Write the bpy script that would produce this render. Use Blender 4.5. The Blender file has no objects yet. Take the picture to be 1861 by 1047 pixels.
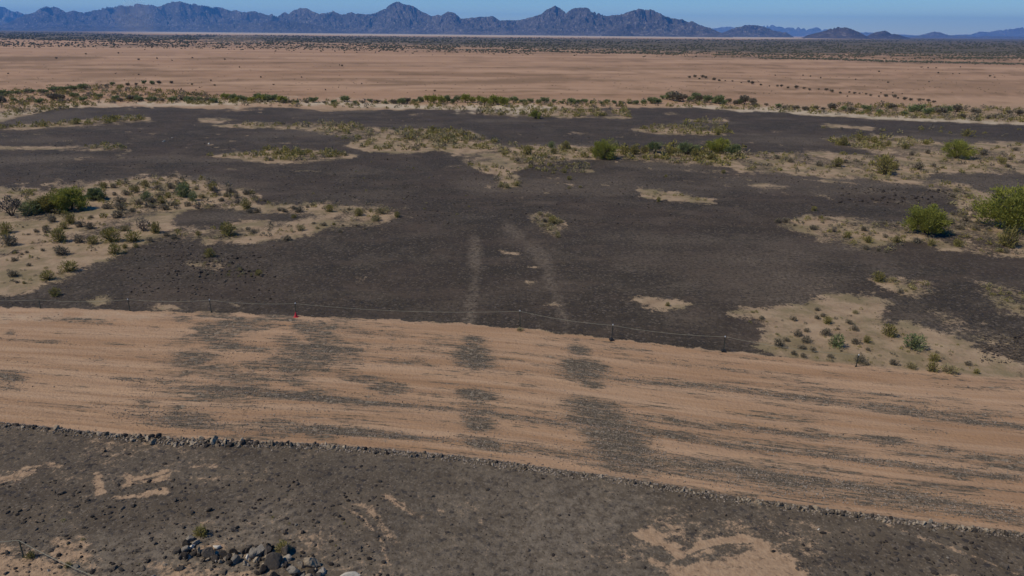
import bpy, math, random
import numpy as np
R = math.radians
rng = np.random.default_rng(7)
random.seed(7)
scene = bpy.context.scene
col = scene.collection

# ------------------------------------------------------------------ camera
CAM_H, PITCH, ROLL, FPX = 23.0, R(20.46), R(0.487), 748.0
PW, PH = 1107.0, 630.0                       # size of the photograph in its own pixels
F_ = np.array([0, math.cos(PITCH), -math.sin(PITCH)])
R0 = np.array([1.0, 0, 0]); U0 = np.array([0, math.sin(PITCH), math.cos(PITCH)])
R_ = R0*math.cos(ROLL) + U0*math.sin(ROLL)
U_ = U0*math.cos(ROLL) - R0*math.sin(ROLL)
cam_d = bpy.data.cameras.new("camera"); cam = bpy.data.objects.new("camera", cam_d); col.objects.link(cam)
from mathutils import Matrix, Vector
M = Matrix(((R_[0], U_[0], -F_[0]), (R_[1], U_[1], -F_[1]), (R_[2], U_[2], -F_[2]))).to_4x4()
M.translation = Vector((0, 0, CAM_H)); cam.matrix_world = M
cam_d.sensor_width = 36.0; cam_d.lens = 36.0*FPX/PW
cam_d.shift_y = (PH/2 - PW*576/1024/2)/PW      # the frame is a little wider than the photo: keep the sky edge
cam_d.clip_start = 0.5; cam_d.clip_end = 120000
scene.camera = cam

# ------------------------------------------------------------------ light
SUN_EL, SUN_AZ = 52.0, -108.0                 # azimuth from +Y (view direction), clockwise: the sun is at the left, a little behind
scene.view_settings.view_transform = 'Standard'; scene.view_settings.look = 'None'
scene.view_settings.gamma = 1.0; scene.view_settings.exposure = -0.48
w = bpy.data.worlds.new("World"); scene.world = w; w.use_nodes = True
nt = w.node_tree; nt.nodes.clear()
sky = nt.nodes.new('ShaderNodeTexSky'); sky.sky_type = 'NISHITA'; sky.sun_disc = False
sky.sun_elevation = R(SUN_EL); sky.sun_rotation = R(SUN_AZ)
sky.altitude = 1200; sky.air_density = 1.0; sky.dust_density = 0.0; sky.ozone_density = 6.0
bgn = nt.nodes.new('ShaderNodeBackground'); bgn.inputs[1].default_value = 0.15
hs = nt.nodes.new('ShaderNodeHueSaturation'); hs.inputs['Hue'].default_value = .506; hs.inputs['Saturation'].default_value = 1.55
out = nt.nodes.new('ShaderNodeOutputWorld')
nt.links.new(sky.outputs[0], hs.inputs['Color']); nt.links.new(hs.outputs[0], bgn.inputs[0]); nt.links.new(bgn.outputs[0], out.inputs[0])
sun_d = bpy.data.lights.new("sun", 'SUN'); sun_d.energy = 5.0; sun_d.angle = R(0.53); sun_d.color = (1, 0.92, 0.785)
sun = bpy.data.objects.new("sun", sun_d); col.objects.link(sun)
sd = Vector((math.sin(R(SUN_AZ))*math.cos(R(SUN_EL)), math.cos(R(SUN_AZ))*math.cos(R(SUN_EL)), math.sin(R(SUN_EL))))
sun.rotation_euler = sd.to_track_quat('Z', 'Y').to_euler(); sun.location = (0, 0, 60)
scene.cycles.volume_bounces = 1
scene.cycles.max_bounces = 6

# ------------------------------------------------------------------ photo pixel <-> ground
def ray(u, v):
    u = np.asarray(u, float); v = np.asarray(v, float)
    a = (u-PW/2)/FPX; b = (PH/2-v)/FPX
    return F_[:, None] + R_[:, None]*a.ravel() + U_[:, None]*b.ravel()
def ground(u, v):
    d = ray(u, v); t = CAM_H/np.maximum(-d[2], 1e-5)
    return d[0]*t, d[1]*t
def gpt(u, v):
    x, y = ground([u], [v]); return float(x[0]), float(y[0])
def project(x, y, z=0.0):
    P = np.stack([x, y, np.zeros_like(x)+z-CAM_H])
    zc = F_ @ P; zc = np.where(zc > 0.5, zc, 0.5)
    return PW/2 + FPX*(R_ @ P)/zc, PH/2 - FPX*(U_ @ P)/zc, zc
def ppm(x, y):                                # photo pixels per metre at a ground point
    return FPX/float(F_ @ np.array([x, y, -CAM_H]))

# ------------------------------------------------------------------ noise
def _hash(ix, iy, s):
    h = (ix.astype(np.int64)*374761393 + iy.astype(np.int64)*668265263 + s*982451653) & 0xFFFFFFFF
    h = ((h ^ (h >> 13))*1274126177) & 0xFFFFFFFF
    h = (h ^ (h >> 16)) & 0xFFFF
    return h/65535.0
def vnoise(x, y, s=0):
    ix = np.floor(x); iy = np.floor(y); fx = x-ix; fy = y-iy
    fx = fx*fx*(3-2*fx); fy = fy*fy*(3-2*fy)
    a = _hash(ix, iy, s); b = _hash(ix+1, iy, s); c = _hash(ix, iy+1, s); d = _hash(ix+1, iy+1, s)
    return (a*(1-fx)+b*fx)*(1-fy) + (c*(1-fx)+d*fx)*fy
def fbm(x, y, s=0, o=4):
    r = 0; a = 0.5; t = 0
    for k in range(o):
        r = r + a*vnoise(x*2**k, y*2**k, s+k*17); t += a; a *= 0.5
    return r/t                                   # 0..1, mean .5
def sstep(a, b, x):
    t = np.clip((x-a)/(b-a), 0, 1); return t*t*(3-2*t)
def inside(px, py, P):
    P = np.asarray(P, float); n = len(P); c = np.zeros(px.shape, bool)
    for i in range(n):
        x1, y1 = P[i]; x2, y2 = P[(i+1) % n]
        if y1 == y2: continue
        k = ((y1 > py) != (y2 > py)) & (px < (x2-x1)*(py-y1)/(y2-y1)+x1)
        c ^= k
    return c
def sdf(px, py, P, ys=2.5):
    P = np.asarray(P, float)*[1, ys]; qx = px; qy = py*ys
    d = np.full(px.shape, 1e9)
    for i in range(len(P)):
        a = P[i]; b = P[(i+1) % len(P)]; e = b-a
        t = np.clip(((qx-a[0])*e[0]+(qy-a[1])*e[1])/max(e @ e, 1e-9), 0, 1)
        d = np.minimum(d, np.hypot(qx-a[0]-t*e[0], qy-a[1]-t*e[1]))
    return np.where(inside(qx, qy, P), -d, d)

# ------------------------------------------------------------------ layout traced from the photograph
RT = np.array([(-900,300),(-300,324),(0,333),(100,335),(200,338),(300,341),(400,345),(500,351),(560,355.5),(640,365),(720,374.5),(800,383),(880,391),(960,398),(1040,404),(1107,409),(1500,442),(2200,500)], float)
RB = np.array([(-900,395),(-300,440),(0,461),(60,467),(120,473),(180,478),(240,480),(300,482),(360,484),(420,489),(500,496.5),(560,504),(640,515.5),(720,528),(800,541),(880,552),(960,562.5),(1040,572.5),(1107,581),(1500,633),(2200,730)], float)
def road_t(u): return np.interp(u, RT[:,0], RT[:,1])
def road_b(u): return np.interp(u, RB[:,0], RB[:,1])

SAND = [  # (points, softness px, value, vertical scale)
 ([(-300,205),(0,205),(50,202),(65,197),(100,195),(130,192),(190,190),(225,195),(260,203),(280,212),(284,219),(340,218),(400,221),(432,224),(442,235),(420,243),(380,247),(345,252),(310,260),(265,265),(240,262),(200,260),(165,262),(148,270),(120,283),(90,292),(50,307),(20,318),(0,322),(-300,330)], 7, 1.0, 2.0),
 ([(-200,140),(0,137),(30,134),(75,131),(110,127),(140,124),(165,127),(165,131),(140,133),(100,136),(40,139),(0,140.5),(-200,143)], 3, .9, 3),
 ([(-200,158),(0,157.5),(60,158.5),(90,157),(120,155),(136,159),(141,163),(110,164),(60,162),(0,161)], 3, .85, 3),
 ([(215,129),(245,127.5),(262,130),(240,133),(220,132)], 3, .8, 3),
 ([(232,136),(260,134),(275,131),(330,132),(380,133),(405,138),(430,139),(470,139),(505,142),(518,147),(530,153),(550,157),(600,158),(660,160),(700,162),(740,164),(800,165),(800,180),(760,180),(720,178),(680,173),(640,172),(600,177),(575,180),(556,188),(566,203),(545,204),(532,192),(517,184),(500,176),(497,170),(470,163),(430,166),(395,163),(372,158),(388,151),(365,147),(340,143),(310,139),(290,139),(260,139)], 4, .95, 3),
 ([(218,170),(240,166),(270,164),(300,160),(345,162),(385,168),(378,171),(350,175),(310,177),(285,177),(262,173),(240,171)], 3, .95, 3),
 ([(800,164),(830,165),(880,163.5),(945,166),(965,166),(940,161),(905,157),(893,151),(930,147),(980,149),(1010,152),(1040,158),(1060,153),(1107,153),(1500,160),(1500,190),(1107,189),(1045,187),(1012,188),(1002,193),(1040,199),(1075,209),(1107,221),(1400,240),(1400,300),(1107,278),(1060,274),(1020,268),(1000,262),(960,262),(940,270),(900,262),(850,247),(838,241),(870,232),(910,234),(960,240),(985,240),(1035,228),(1030,214),(1000,201),(960,197),(930,193),(880,190),(830,187),(790,186),(785,175)], 5, .95, 2.5),
 ([(690,137),(684,141),(700,144),(740,145),(785,146),(775,142),(740,140),(760,137),(730,134),(705,134)], 4, .8, 3),
 ([(735,128),(790,128),(785,132),(745,132)], 3, .8, 3),
 ([(700,120),(730,120.5),(738,125),(715,124)], 3, .5, 3),
 ([(884,133),(905,134),(948,138),(940,141),(895,138)], 2.5, .95, 3),
 ([(495,122),(540,118),(600,117),(670,117),(680,127),(640,128.5),(600,128),(560,127),(520,124.5)], 5, .75, 3),
 ([(940,302),(965,300),(1000,305),(1012,318),(990,322),(960,316)], 6, .95, 2),
 ([(1045,300),(1107,313),(1400,340),(1400,370),(1107,342),(1085,334),(1065,322)], 9, .85, 2),
 ([(795,340),(815,333),(850,331),(880,321),(915,316),(945,318),(957,327),(950,340),(957,350),(1000,356),(1040,366),(1060,380),(1107,392),(1107,412),(1040,408),(960,400),(880,394),(832,390),(815,378),(826,362),(830,350)], 8, .95, 2),
 ([(1000,330),(1050,345),(1107,365),(1107,395),(1060,385),(1020,360)], 10, .35, 2),
 ([(570,232),(585,227),(597,231),(608,240),(610,248),(602,257),(592,253),(580,245)], 3, .9, 2),
 ([(535,197),(545,193),(560,198),(564,203),(545,204)], 3, .9, 3),
 ([(609,197),(628,198),(631,201.5),(612,202)], 3, .9, 3), ([(615,182),(638,183),(640,186),(622,186)], 3, .8, 3),
 ([(589,191.5),(606,191.5),(605,194),(592,194)], 2.5, .95, 3),
 ([(692,204),(710,205),(735,210),(772,215),(777,221),(750,221.5),(715,217),(693,212)], 4, 1., 2.5),
 ([(680,323),(700,321),(733,327),(742,331),(720,336),(697,332)], 6, 1., 2),
 ([(572,288),(580,287.5),(590,289),(582,290.5)], 3, .9, 3), ([(566,304),(576,302.5),(584,305),(575,307)], 4, .9, 3), ([(590,329),(599,327),(606,331),(598,333)], 5, .8, 3),
 ([(538,270),(546,271),(562,273),(550,274)], 3, .8, 3), ([(465,252),(480,252),(504,254.5),(485,255.5)], 3, .55, 3),
 ([(800,198),(830,199),(856,203),(845,205),(820,203)], 3, .85, 3), ([(832,214),(845,215),(864,219.5),(850,219)], 3, .7, 3),
 ([(860,193),(900,195),(930,198),(925,199),(890,197)], 3, .7, 3), ([(950,218),(965,214),(1005,220.5),(1000,222),(960,219)], 3, .8, 3),
 ([(880,210),(890,210),(915,218),(900,217)], 3, .5, 3),
 ([(200,285),(212,282),(225,281),(247,288),(235,292),(205,290)], 6, .6, 2.5), ([(92,326),(106,322),(120,323),(118,330),(98,333)], 4, .75, 2.5),
 ([(160,334),(172,329),(188,329),(200,337),(170,337)], 4, .85, 2.5), ([(240,330),(262,329),(262,332),(245,333)], 3, .5, 2.5),
 ([(312,184),(340,184),(348,186),(320,186)], 2, .8, 3), ([(464,189),(478,189),(474,190.5),(462,190.5)], 2, .8, 3), ([(478,180),(500,177),(503,178.5),(482,182)], 2, .6, 3),
 ([(122,144),(134,144),(132,145.5),(124,145.5)], 2, .8, 3), ([(136,154),(146,154.5),(142,156),(137,155.5)], 2, .8, 3), ([(160,144),(169,144),(167,145),(161,145)], 2, .7, 3),
 ([(245,182),(256,181.7),(255,183),(247,183.3)], 2, .7, 3), ([(82,152),(90,152),(88,153.5),(83,153.5)], 2, .7, 3), ([(130,165.5),(138,165.5),(137,167),(131,167)], 2, .6, 3),
 ([(300,154),(335,154.5),(334,156),(302,155.5)], 2, .6, 3), ([(0,146),(40,147.5),(40,148.5),(0,147)], 2, .5, 3), ([(140,149),(216,150.5),(216,151.5),(140,150.5)], 2, .45, 3),
 ([(140,118.5),(151,118.7),(149,120),(141,120)], 2, .7, 3), ([(230,119),(285,117.5),(285,119.5),(240,120.5)], 2, .6, 3), ([(440,123),(458,123.5),(455,125),(442,125)], 2, .6, 3),
 ([(615,142),(640,145),(655,147),(650,148.5),(625,145)], 3, .5, 3), ([(832,140),(846,141),(846,143.5),(835,143.5)], 3, .6, 3),
 ([(730,182),(790,183),(795,187),(760,187),(738,185)], 4, .5, 3), ([(840,327),(858,328),(868,334),(850,336),(838,332)], 5, .6, 2.5),
 ([(875,300),(890,298),(915,312),(880,318),(860,314)], 8, .28, 2), ([(1010,340),(1040,345),(1042,352),(1018,352)], 5, .55, 2.5), ([(1038,347),(1070,349),(1066,353),(1042,353)], 4, .5, 2.5),
 ([(1065,362),(1085,366),(1082,374),(1068,372)], 4, .5, 2.5),
 # below the road
 ([(-200,515),(0,511),(20,510),(50,502),(68,497.5),(62,505),(30,517),(0,528),(-200,545)], 6, .8, 1.6),
 ([(101,512),(113,512),(112,522),(114,533),(104,535),(101,525)], 3, .9, 1.4),
 ([(134,511),(142,510),(145,517),(160,516),(184,508),(183,520),(165,525),(150,522),(134,527)], 3, .9, 1.4),
 ([(119,535),(150,534),(182,527),(182,534),(150,540),(121,539)], 3, .9, 1.4),
 ([(203,503),(236,502),(233,506),(205,507)], 3, .5, 1.6), ([(205,517),(242,516),(240,519),(205,520)], 3, .4, 1.6),
 ([(55,585),(75,577),(95,578),(99,600),(112,626),(80,612),(60,602)], 8, .55, 1.4),
 ([(-200,590),(0,592),(40,602),(95,618),(130,632),(160,680),(-200,700)], 9, .62, 1.4),
 ([(160,606),(200,612),(260,616),(330,628),(340,650),(180,650)], 9, .5, 1.4),
 ([(219,590),(232,589),(240,594),(228,601),(216,600)], 5, .75, 1.4),
 ([(300,572),(345,570),(375,585),(350,600),(310,590)], 14, .3, 1.4),
 ([(416,536),(425,537),(438,545),(454,558),(447,556),(430,546)], 2.5, .85, 1.4),
 ([(380,545),(400,547),(415,563),(432,588),(426,588),(410,570),(398,552)], 3, .5, 1.4),
 ([(700,572),(722,582),(742,596),(757,588),(790,581),(820,581),(828,590),(850,602),(870,614),(884,632),(884,660),(720,660),(726,630),(720,618),(703,607),(704,602),(728,611),(733,607),(716,592),(690,578)], 6, 1.0, 1.4),
 ([(723,566),(738,564),(740,572),(727,573)], 5, .7, 1.4),
 ([(660,590),(700,560),(760,552),(830,548),(880,575),(905,600),(900,640),(660,640)], 22, .30, 1.4),
 ([(840,548),(880,556),(900,580),(880,588),(850,575)], 14, .25, 1.4),
 ([(975,628),(1010,626.5),(1050,629),(1060,660),(960,660)], 4, .9, 1.4),
 ([(350,590),(400,575),(440,600),(430,640),(370,640)], 20, .15, 1.4),
]
DARK_HOLE = [
 ([(183,229),(230,226),(285,228),(340,231),(350,236),(300,241),(260,243),(215,247),(188,243)], 6, .95, 2.2),
 ([(757,600),(775,592),(800,588),(817,590),(800,599),(770,605)], 4, .7, 1.4),
 ([(745,600),(752,604),(744,612),(735,608)], 4, .8, 1.4),
 ([(660,612),(690,606),(715,616),(726,632),(722,660),(640,660)], 8, .8, 1.4),
 ([(700,595),(712,590),(728,603),(722,606)], 4, .8, 1.4),
 ([(930,205),(1000,202),(1035,214),(1030,226),(985,236),(925,229),(900,215)], 6, .6, 2.5),
 ([(985,140),(1050,143),(1107,148),(1107,152),(1062,152),(1040,157),(1010,151),(985,147)], 4, .8, 3),
 ([(965,243),(1035,252),(1100,262),(1100,267),(1030,262),(980,256)], 8, .45, 2.5),
 ([(900,237),(950,240),(980,255),(950,254),(915,248)], 5, .35, 2.5),
]
PALE = [ # very light silt
 ([(120,113),(200,108),(235,109),(262,108),(330,109),(400,110),(450,113),(500,116),(545,113),(600,115),(600,120),(540,122),(500,122),(455,117),(400,116),(330,112),(262,112),(235,115),(190,115),(150,113)], 5, .9, 3),
 ([(730,113),(760,115),(800,118),(850,117),(900,121),(940,125),(1000,128),(1107,133),(1107,135),(1000,130.5),(940,128),(880,124),(800,121),(735,116)], 4, .8, 3),
 ([(0,121),(60,115),(120,111),(120,114),(70,118),(0,126)], 5, .6, 3),
 ([(0,339),(140,341),(250,344),(0,350)], 8, .3, 2),
]
TRACKS_AND_PALER = [ # lighter, dusty wheel tracks on the dark pavement, then broad soft paler zones
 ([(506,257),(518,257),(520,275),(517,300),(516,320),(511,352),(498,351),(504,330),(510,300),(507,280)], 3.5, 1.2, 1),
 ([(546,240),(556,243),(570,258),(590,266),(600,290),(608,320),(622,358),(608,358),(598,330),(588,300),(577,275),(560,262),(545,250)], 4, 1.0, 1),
 ([(496,500),(560,508),(600,520),(640,640),(500,640),(530,560)], 30, .75, 1),  # from here a broad, soft paler zone of the lower foreground
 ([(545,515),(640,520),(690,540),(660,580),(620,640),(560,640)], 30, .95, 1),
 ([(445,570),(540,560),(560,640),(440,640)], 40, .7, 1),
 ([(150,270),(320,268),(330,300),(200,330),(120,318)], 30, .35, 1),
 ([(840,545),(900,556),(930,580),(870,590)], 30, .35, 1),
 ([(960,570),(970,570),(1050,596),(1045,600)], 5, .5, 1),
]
# dark gravel dragged onto the road: (u, v, half width, half height, strength)
RG = [(512,369,15,6,1),(511,385,25,11,1.15),(514,394,22,7,1),(515,428,24,9,.95),(515,444,20,7,.8),(518,458,20,9,.95),(522,480,26,8,.95),(545,486,30,5,.6),
 (626,378,15,7,.95),(632,397,27,9,1.1),(628,405,32,8,.9),(640,416,16,4,.8),(640,437,32,8,1),(648,448,36,8,1),(655,458,48,7,1.1),(662,472,40,9,1.1),(672,484,42,9,1),(680,498,52,8,1),(672,508,40,6,.8),
 (590,456,60,4,.8),(720,470,70,4.5,.9),(600,490,60,6,.7),(570,482,40,4,.5),(720,500,70,6,.8),(790,508,70,8,.95),(850,520,80,9,.95),(770,520,60,4,.6),(860,535,70,5,.6),(940,530,90,7,.85),(1010,545,100,8,.85),(1080,560,60,6,.8),(960,548,90,4,.6),
 (800,483,90,4,.75),(880,492,90,4,.65),(960,502,90,5,.75),(1040,512,90,6,.75),(850,470,80,3,.6),(740,455,50,4,.55),(735,459,40,4,.5),
 (820,465,40,5,.65),(876,471,22,6,.8),(960,477,30,6,.85),(1000,486,70,4,.6),(1075,497,60,5,.7),(780,420,90,4,.75),(860,430,90,3.5,.8),(930,438,80,3.5,.8),(1000,448,80,4,.85),(1070,460,70,4,.8),(680,412,60,3,.65),(720,416,60,3,.6),(910,424,70,3,.65),(990,437,30,5,.6),(1050,448,40,5,.65),(1030,432,20,3,.5),(1040,420,30,2,.4),(770,398,60,2.5,.5),(700,391,50,2.5,.5),(680,377,25,3,.6),
 (250,352,40,5,.9),(230,366,32,6,.8),(245,375,22,6,.85),(212,386,28,7,.95),(195,391,18,5,.7),(270,378,30,5,.7),(285,352,20,4,.8),(332,355,16,6,.95),(310,368,20,5,.7),(345,377,48,6,1),(330,388,40,6,.8),(380,380,20,4,.7),(385,360,30,4,.6),(425,362,25,4,.6),(280,396,25,5,.8),(318,400,25,8,.9),(315,412,20,6,.7),(262,410,40,6,.8),(140,411,25,3,.8),(180,413,40,3.5,.6),(255,424,55,6,.95),(330,430,70,5,1.05),(400,436,80,3.5,.9),(480,442,60,3.5,.7),(560,452,70,3.5,.8),(420,420,24,8,.85),(395,411,30,5,.7),(440,392,30,4,.6),(425,377,20,3,.5),(450,388,15,3,.6),(150,418,15,6,.6),(155,438,20,8,.6),(145,449,30,6,.6),(200,452,36,9,.9),(215,462,40,5,.8),(180,460,30,4,.6),(260,440,40,5,.4),(320,444,50,6,.4),(300,460,40,6,.8),(355,466,50,6,1),(400,469,60,5,1),(300,471,40,4,.7),(450,474,50,4,.7),(110,438,16,2.5,.6),
 (8,408,22,8,.95),(10,420,22,4,.6),(12,361,6,3,.8),(55,370,16,1.6,.7),(75,347,42,2.4,.6),(105,389,18,3.5,.6),(125,373,18,1.6,.6),(20,392,18,1.5,.6),(100,350,30,2,.5),(60,347,22,1.5,.5),(35,370,40,1.8,.6),
 (375,392,20,6,.6),(370,344,20,3,.5),(1000,466,20,4,.5),(120,478,30,2,.4)]
RG = [g for g in RG if len(g) == 5 and g[4] > 0]
FARBROWN = [ # damp/brown streaks on the far plain
 ([(-200,62),(0,61.5),(60,60),(110,61.5),(115,63),(60,66),(0,67),(-200,67)], 3, .85, 4),
 ([(0,90),(60,84),(130,81),(200,80),(130,84),(60,88),(0,92)], 4, .5, 4),
 ([(180,90),(270,86),(400,86),(400,87.2),(270,87.2),(190,91)], 2, .8, 4),
 ([(395,85),(430,86),(480,88),(560,84),(640,83),(640,87),(560,90),(500,91),(430,91),(395,88)], 4, .75, 4),
 ([(640,85),(720,84),(760,86),(700,88),(640,89)], 3, .4, 4),
 ([(690,72),(800,72),(840,74),(790,76),(700,75)], 4, .35, 4),
 ([(800,97),(900,99),(1000,104),(1107,108),(1107,106),(1000,101),(900,97)], 4, .3, 4),
 ([(900,86),(1000,84),(1107,92),(1107,102),(1000,97),(940,92)], 8, .5, 3),
 ([(1070,110.5),(1098,110.8),(1090,111.6),(1075,111.4)], 2, .6, 4),
]
def strip(pts, wd, soft, val, ys=1.4):
    P = np.array(pts, float); d = np.gradient(P, axis=0); n = np.stack([-d[:,1], d[:,0]], 1); n /= np.linalg.norm(n, axis=1, keepdims=True)
    return (np.concatenate([P+n*wd/2, (P-n*wd/2)[::-1]]).tolist(), soft, val, ys)
DARK_HOLE += [strip([(742,601),(760,593),(785,588),(815,587)], 2, .8, .8), strip([(735,615),(765,604),(800,600),(840,604)], 1.5, .8, .45), strip([(748,622),(790,612),(835,614),(860,622)], 1.5, .8, .4),
  strip([(136,514),(144,521),(160,519),(183,512)], 1.8, .8, .7), strip([(121,531),(150,529),(182,523)], 1.8, .8, .6), strip([(112,512),(113,522),(117,533)], 1.6, .8, .7), strip([(425,540),(440,549),(452,559)], 1, .6, .6)]
SAND += [strip([(692,574),(720,590),(742,602),(765,618),(785,634)], 7, 2.2, 1.25), strip([(742,604),(757,591),(780,584),(810,583),(832,592)], 7, 2.2, 1.25), strip([(700,604),(722,612),(735,626)], 4, 2, 1.1), strip([(690,572),(712,584),(735,600),(750,614)], 2.2, 1.2, 1.0), strip([(700,566),(722,580),(745,594)], 1.6, 1.2, .8), strip([(640,600),(672,598),(700,606),(722,622)], 2, 1.5, .6),
  strip([(470,505),(500,530),(520,560),(530,600)], 2.5, 2.5, .3), strip([(960,567),(1000,583),(1050,600),(1107,625)], 1.6, 1.4, .55), strip([(400,520),(440,530),(480,552)], 1.6, 1.4, .4),
  strip([(60,555),(75,563),(86,575)], 1.6, 1.2, .45), strip([(68,550),(84,560),(94,572)], 1.6, 1.2, .45), strip([(370,548),(395,562),(412,585),(420,610)], 2, 1.4, .5), strip([(840,570),(870,585),(905,610)], 1.6, 1.4, .4),
  strip([(0,572),(18,560),(30,545)], 1.6, 1.4, .4), strip([(150,575),(180,568),(230,566)], 1.6, 1.6, .35)]
def eval_polys(lst, u, v, n, amp=1.0):
    m = np.zeros(u.shape)
    for pts, soft, val, ys in lst:
        P = np.asarray(pts, float)
        k = np.nonzero((u > P[:,0].min()-2.5*soft-8) & (u < P[:,0].max()+2.5*soft+8) & (v > P[:,1].min()-(2.5*soft+8)/ys) & (v < P[:,1].max()+(2.5*soft+8)/ys))[0]
        if len(k) == 0: continue
        d = sdf(u[k], v[k], pts, ys) + (n[k]-.5)*(soft*3.2+min(3, soft*.8))*amp + (fbm(u[k]/5, v[k]/2, 13, 3)-.5)*(soft*1.6+min(2, soft))*amp
        m[k] = np.maximum(m[k], val*(1-sstep(-soft*1.7, soft*1.7, d)))
    return m

def terrain_z(x, y):
    r = np.hypot(x, y)
    u, v, _ = project(x, y)
    ok = y > 5
    z = (fbm(x/14, y/14, 3)-.5)*.5*sstep(300, 60, r)+(fbm(x/2.2, y/2.2, 5, 3)-.5)*.10*sstep(120, 40, r)
    vt = road_t(u); vb = road_b(u)
    s = (v-vt)/(vb-vt)
    onroad = sstep(-.03, .03, s)*(1-sstep(.97, 1.0, s))*ok
    rut = (fbm(u/90, s*26, 11, 3)-.5)*.16
    z = z*(1-onroad) + onroad*((fbm(x/20, y/20, 3, 2)-.5)*.15 + .06 + rut)
    berm = np.exp(-((s-.995)/.014)**2)*.13*ok
    return z + berm

# ------------------------------------------------------------------ materials
def mat(name):
    m = bpy.data.materials.new(name); m.use_nodes = True
    nt = m.node_tree; b = nt.nodes['Principled BSDF']; b.inputs['Specular IOR Level'].default_value = 0.15
    b.inputs['Roughness'].default_value = .95
    return m, nt, b
class NB:
    def __init__(s, nt): s.nt = nt
    def n(s, t, **k):
        x = s.nt.nodes.new(t)
        for a, b in k.items(): setattr(x, a, b)
        return x
    def L(s, a, b): s.nt.links.new(a, b)
    def val(s, sock, v):
        if isinstance(v, bpy.types.NodeSocket): s.L(v, sock)
        else: sock.default_value = v
    def math(s, op, a, b=0.0, c=0.0, clamp=False):
        x = s.n('ShaderNodeMath', operation=op, use_clamp=clamp)
        for i, q in enumerate((a, b, c)): s.val(x.inputs[i], q)
        return x.outputs[0]
    def mix(s, f, a, b, bt='MIX'):
        x = s.n('ShaderNodeMix', data_type='RGBA', blend_type=bt, clamp_factor=True)
        s.val(x.inputs[0], f)
        for i, q in ((6, a), (7, b)):
            s.val(x.inputs[i], q if isinstance(q, bpy.types.NodeSocket) else (*q, 1))
        return x.outputs[2]
    def noise(s, vec, scale, detail=4, rough=.6):
        x = s.n('ShaderNodeTexNoise'); s.L(vec, x.inputs['Vector']); x.inputs['Scale'].default_value = scale
        x.inputs['Detail'].default_value = detail; x.inputs['Roughness'].default_value = rough
        return x.outputs[0]
    def vor(s, vec, scale):
        x = s.n('ShaderNodeTexVoronoi'); s.L(vec, x.inputs['Vector']); x.inputs['Scale'].default_value = scale
        return x
    def ramp(s, f, lo, hi, a=0.0, b=1.0):
        x = s.n('ShaderNodeMapRange', interpolation_type='SMOOTHSTEP'); s.val(x.inputs[0], f)
        for i, q in zip((1, 2, 3, 4), (lo, hi, a, b)): x.inputs[i].default_value = q
        return x.outputs[0]
    def attr(s, name):
        return s.n('ShaderNodeAttribute', attribute_name=name)
    def mapv(s, vec, scale):
        x = s.n('ShaderNodeMapping'); s.L(vec, x.inputs[0]); x.inputs['Scale'].default_value = scale
        return x.outputs[0]

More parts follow.
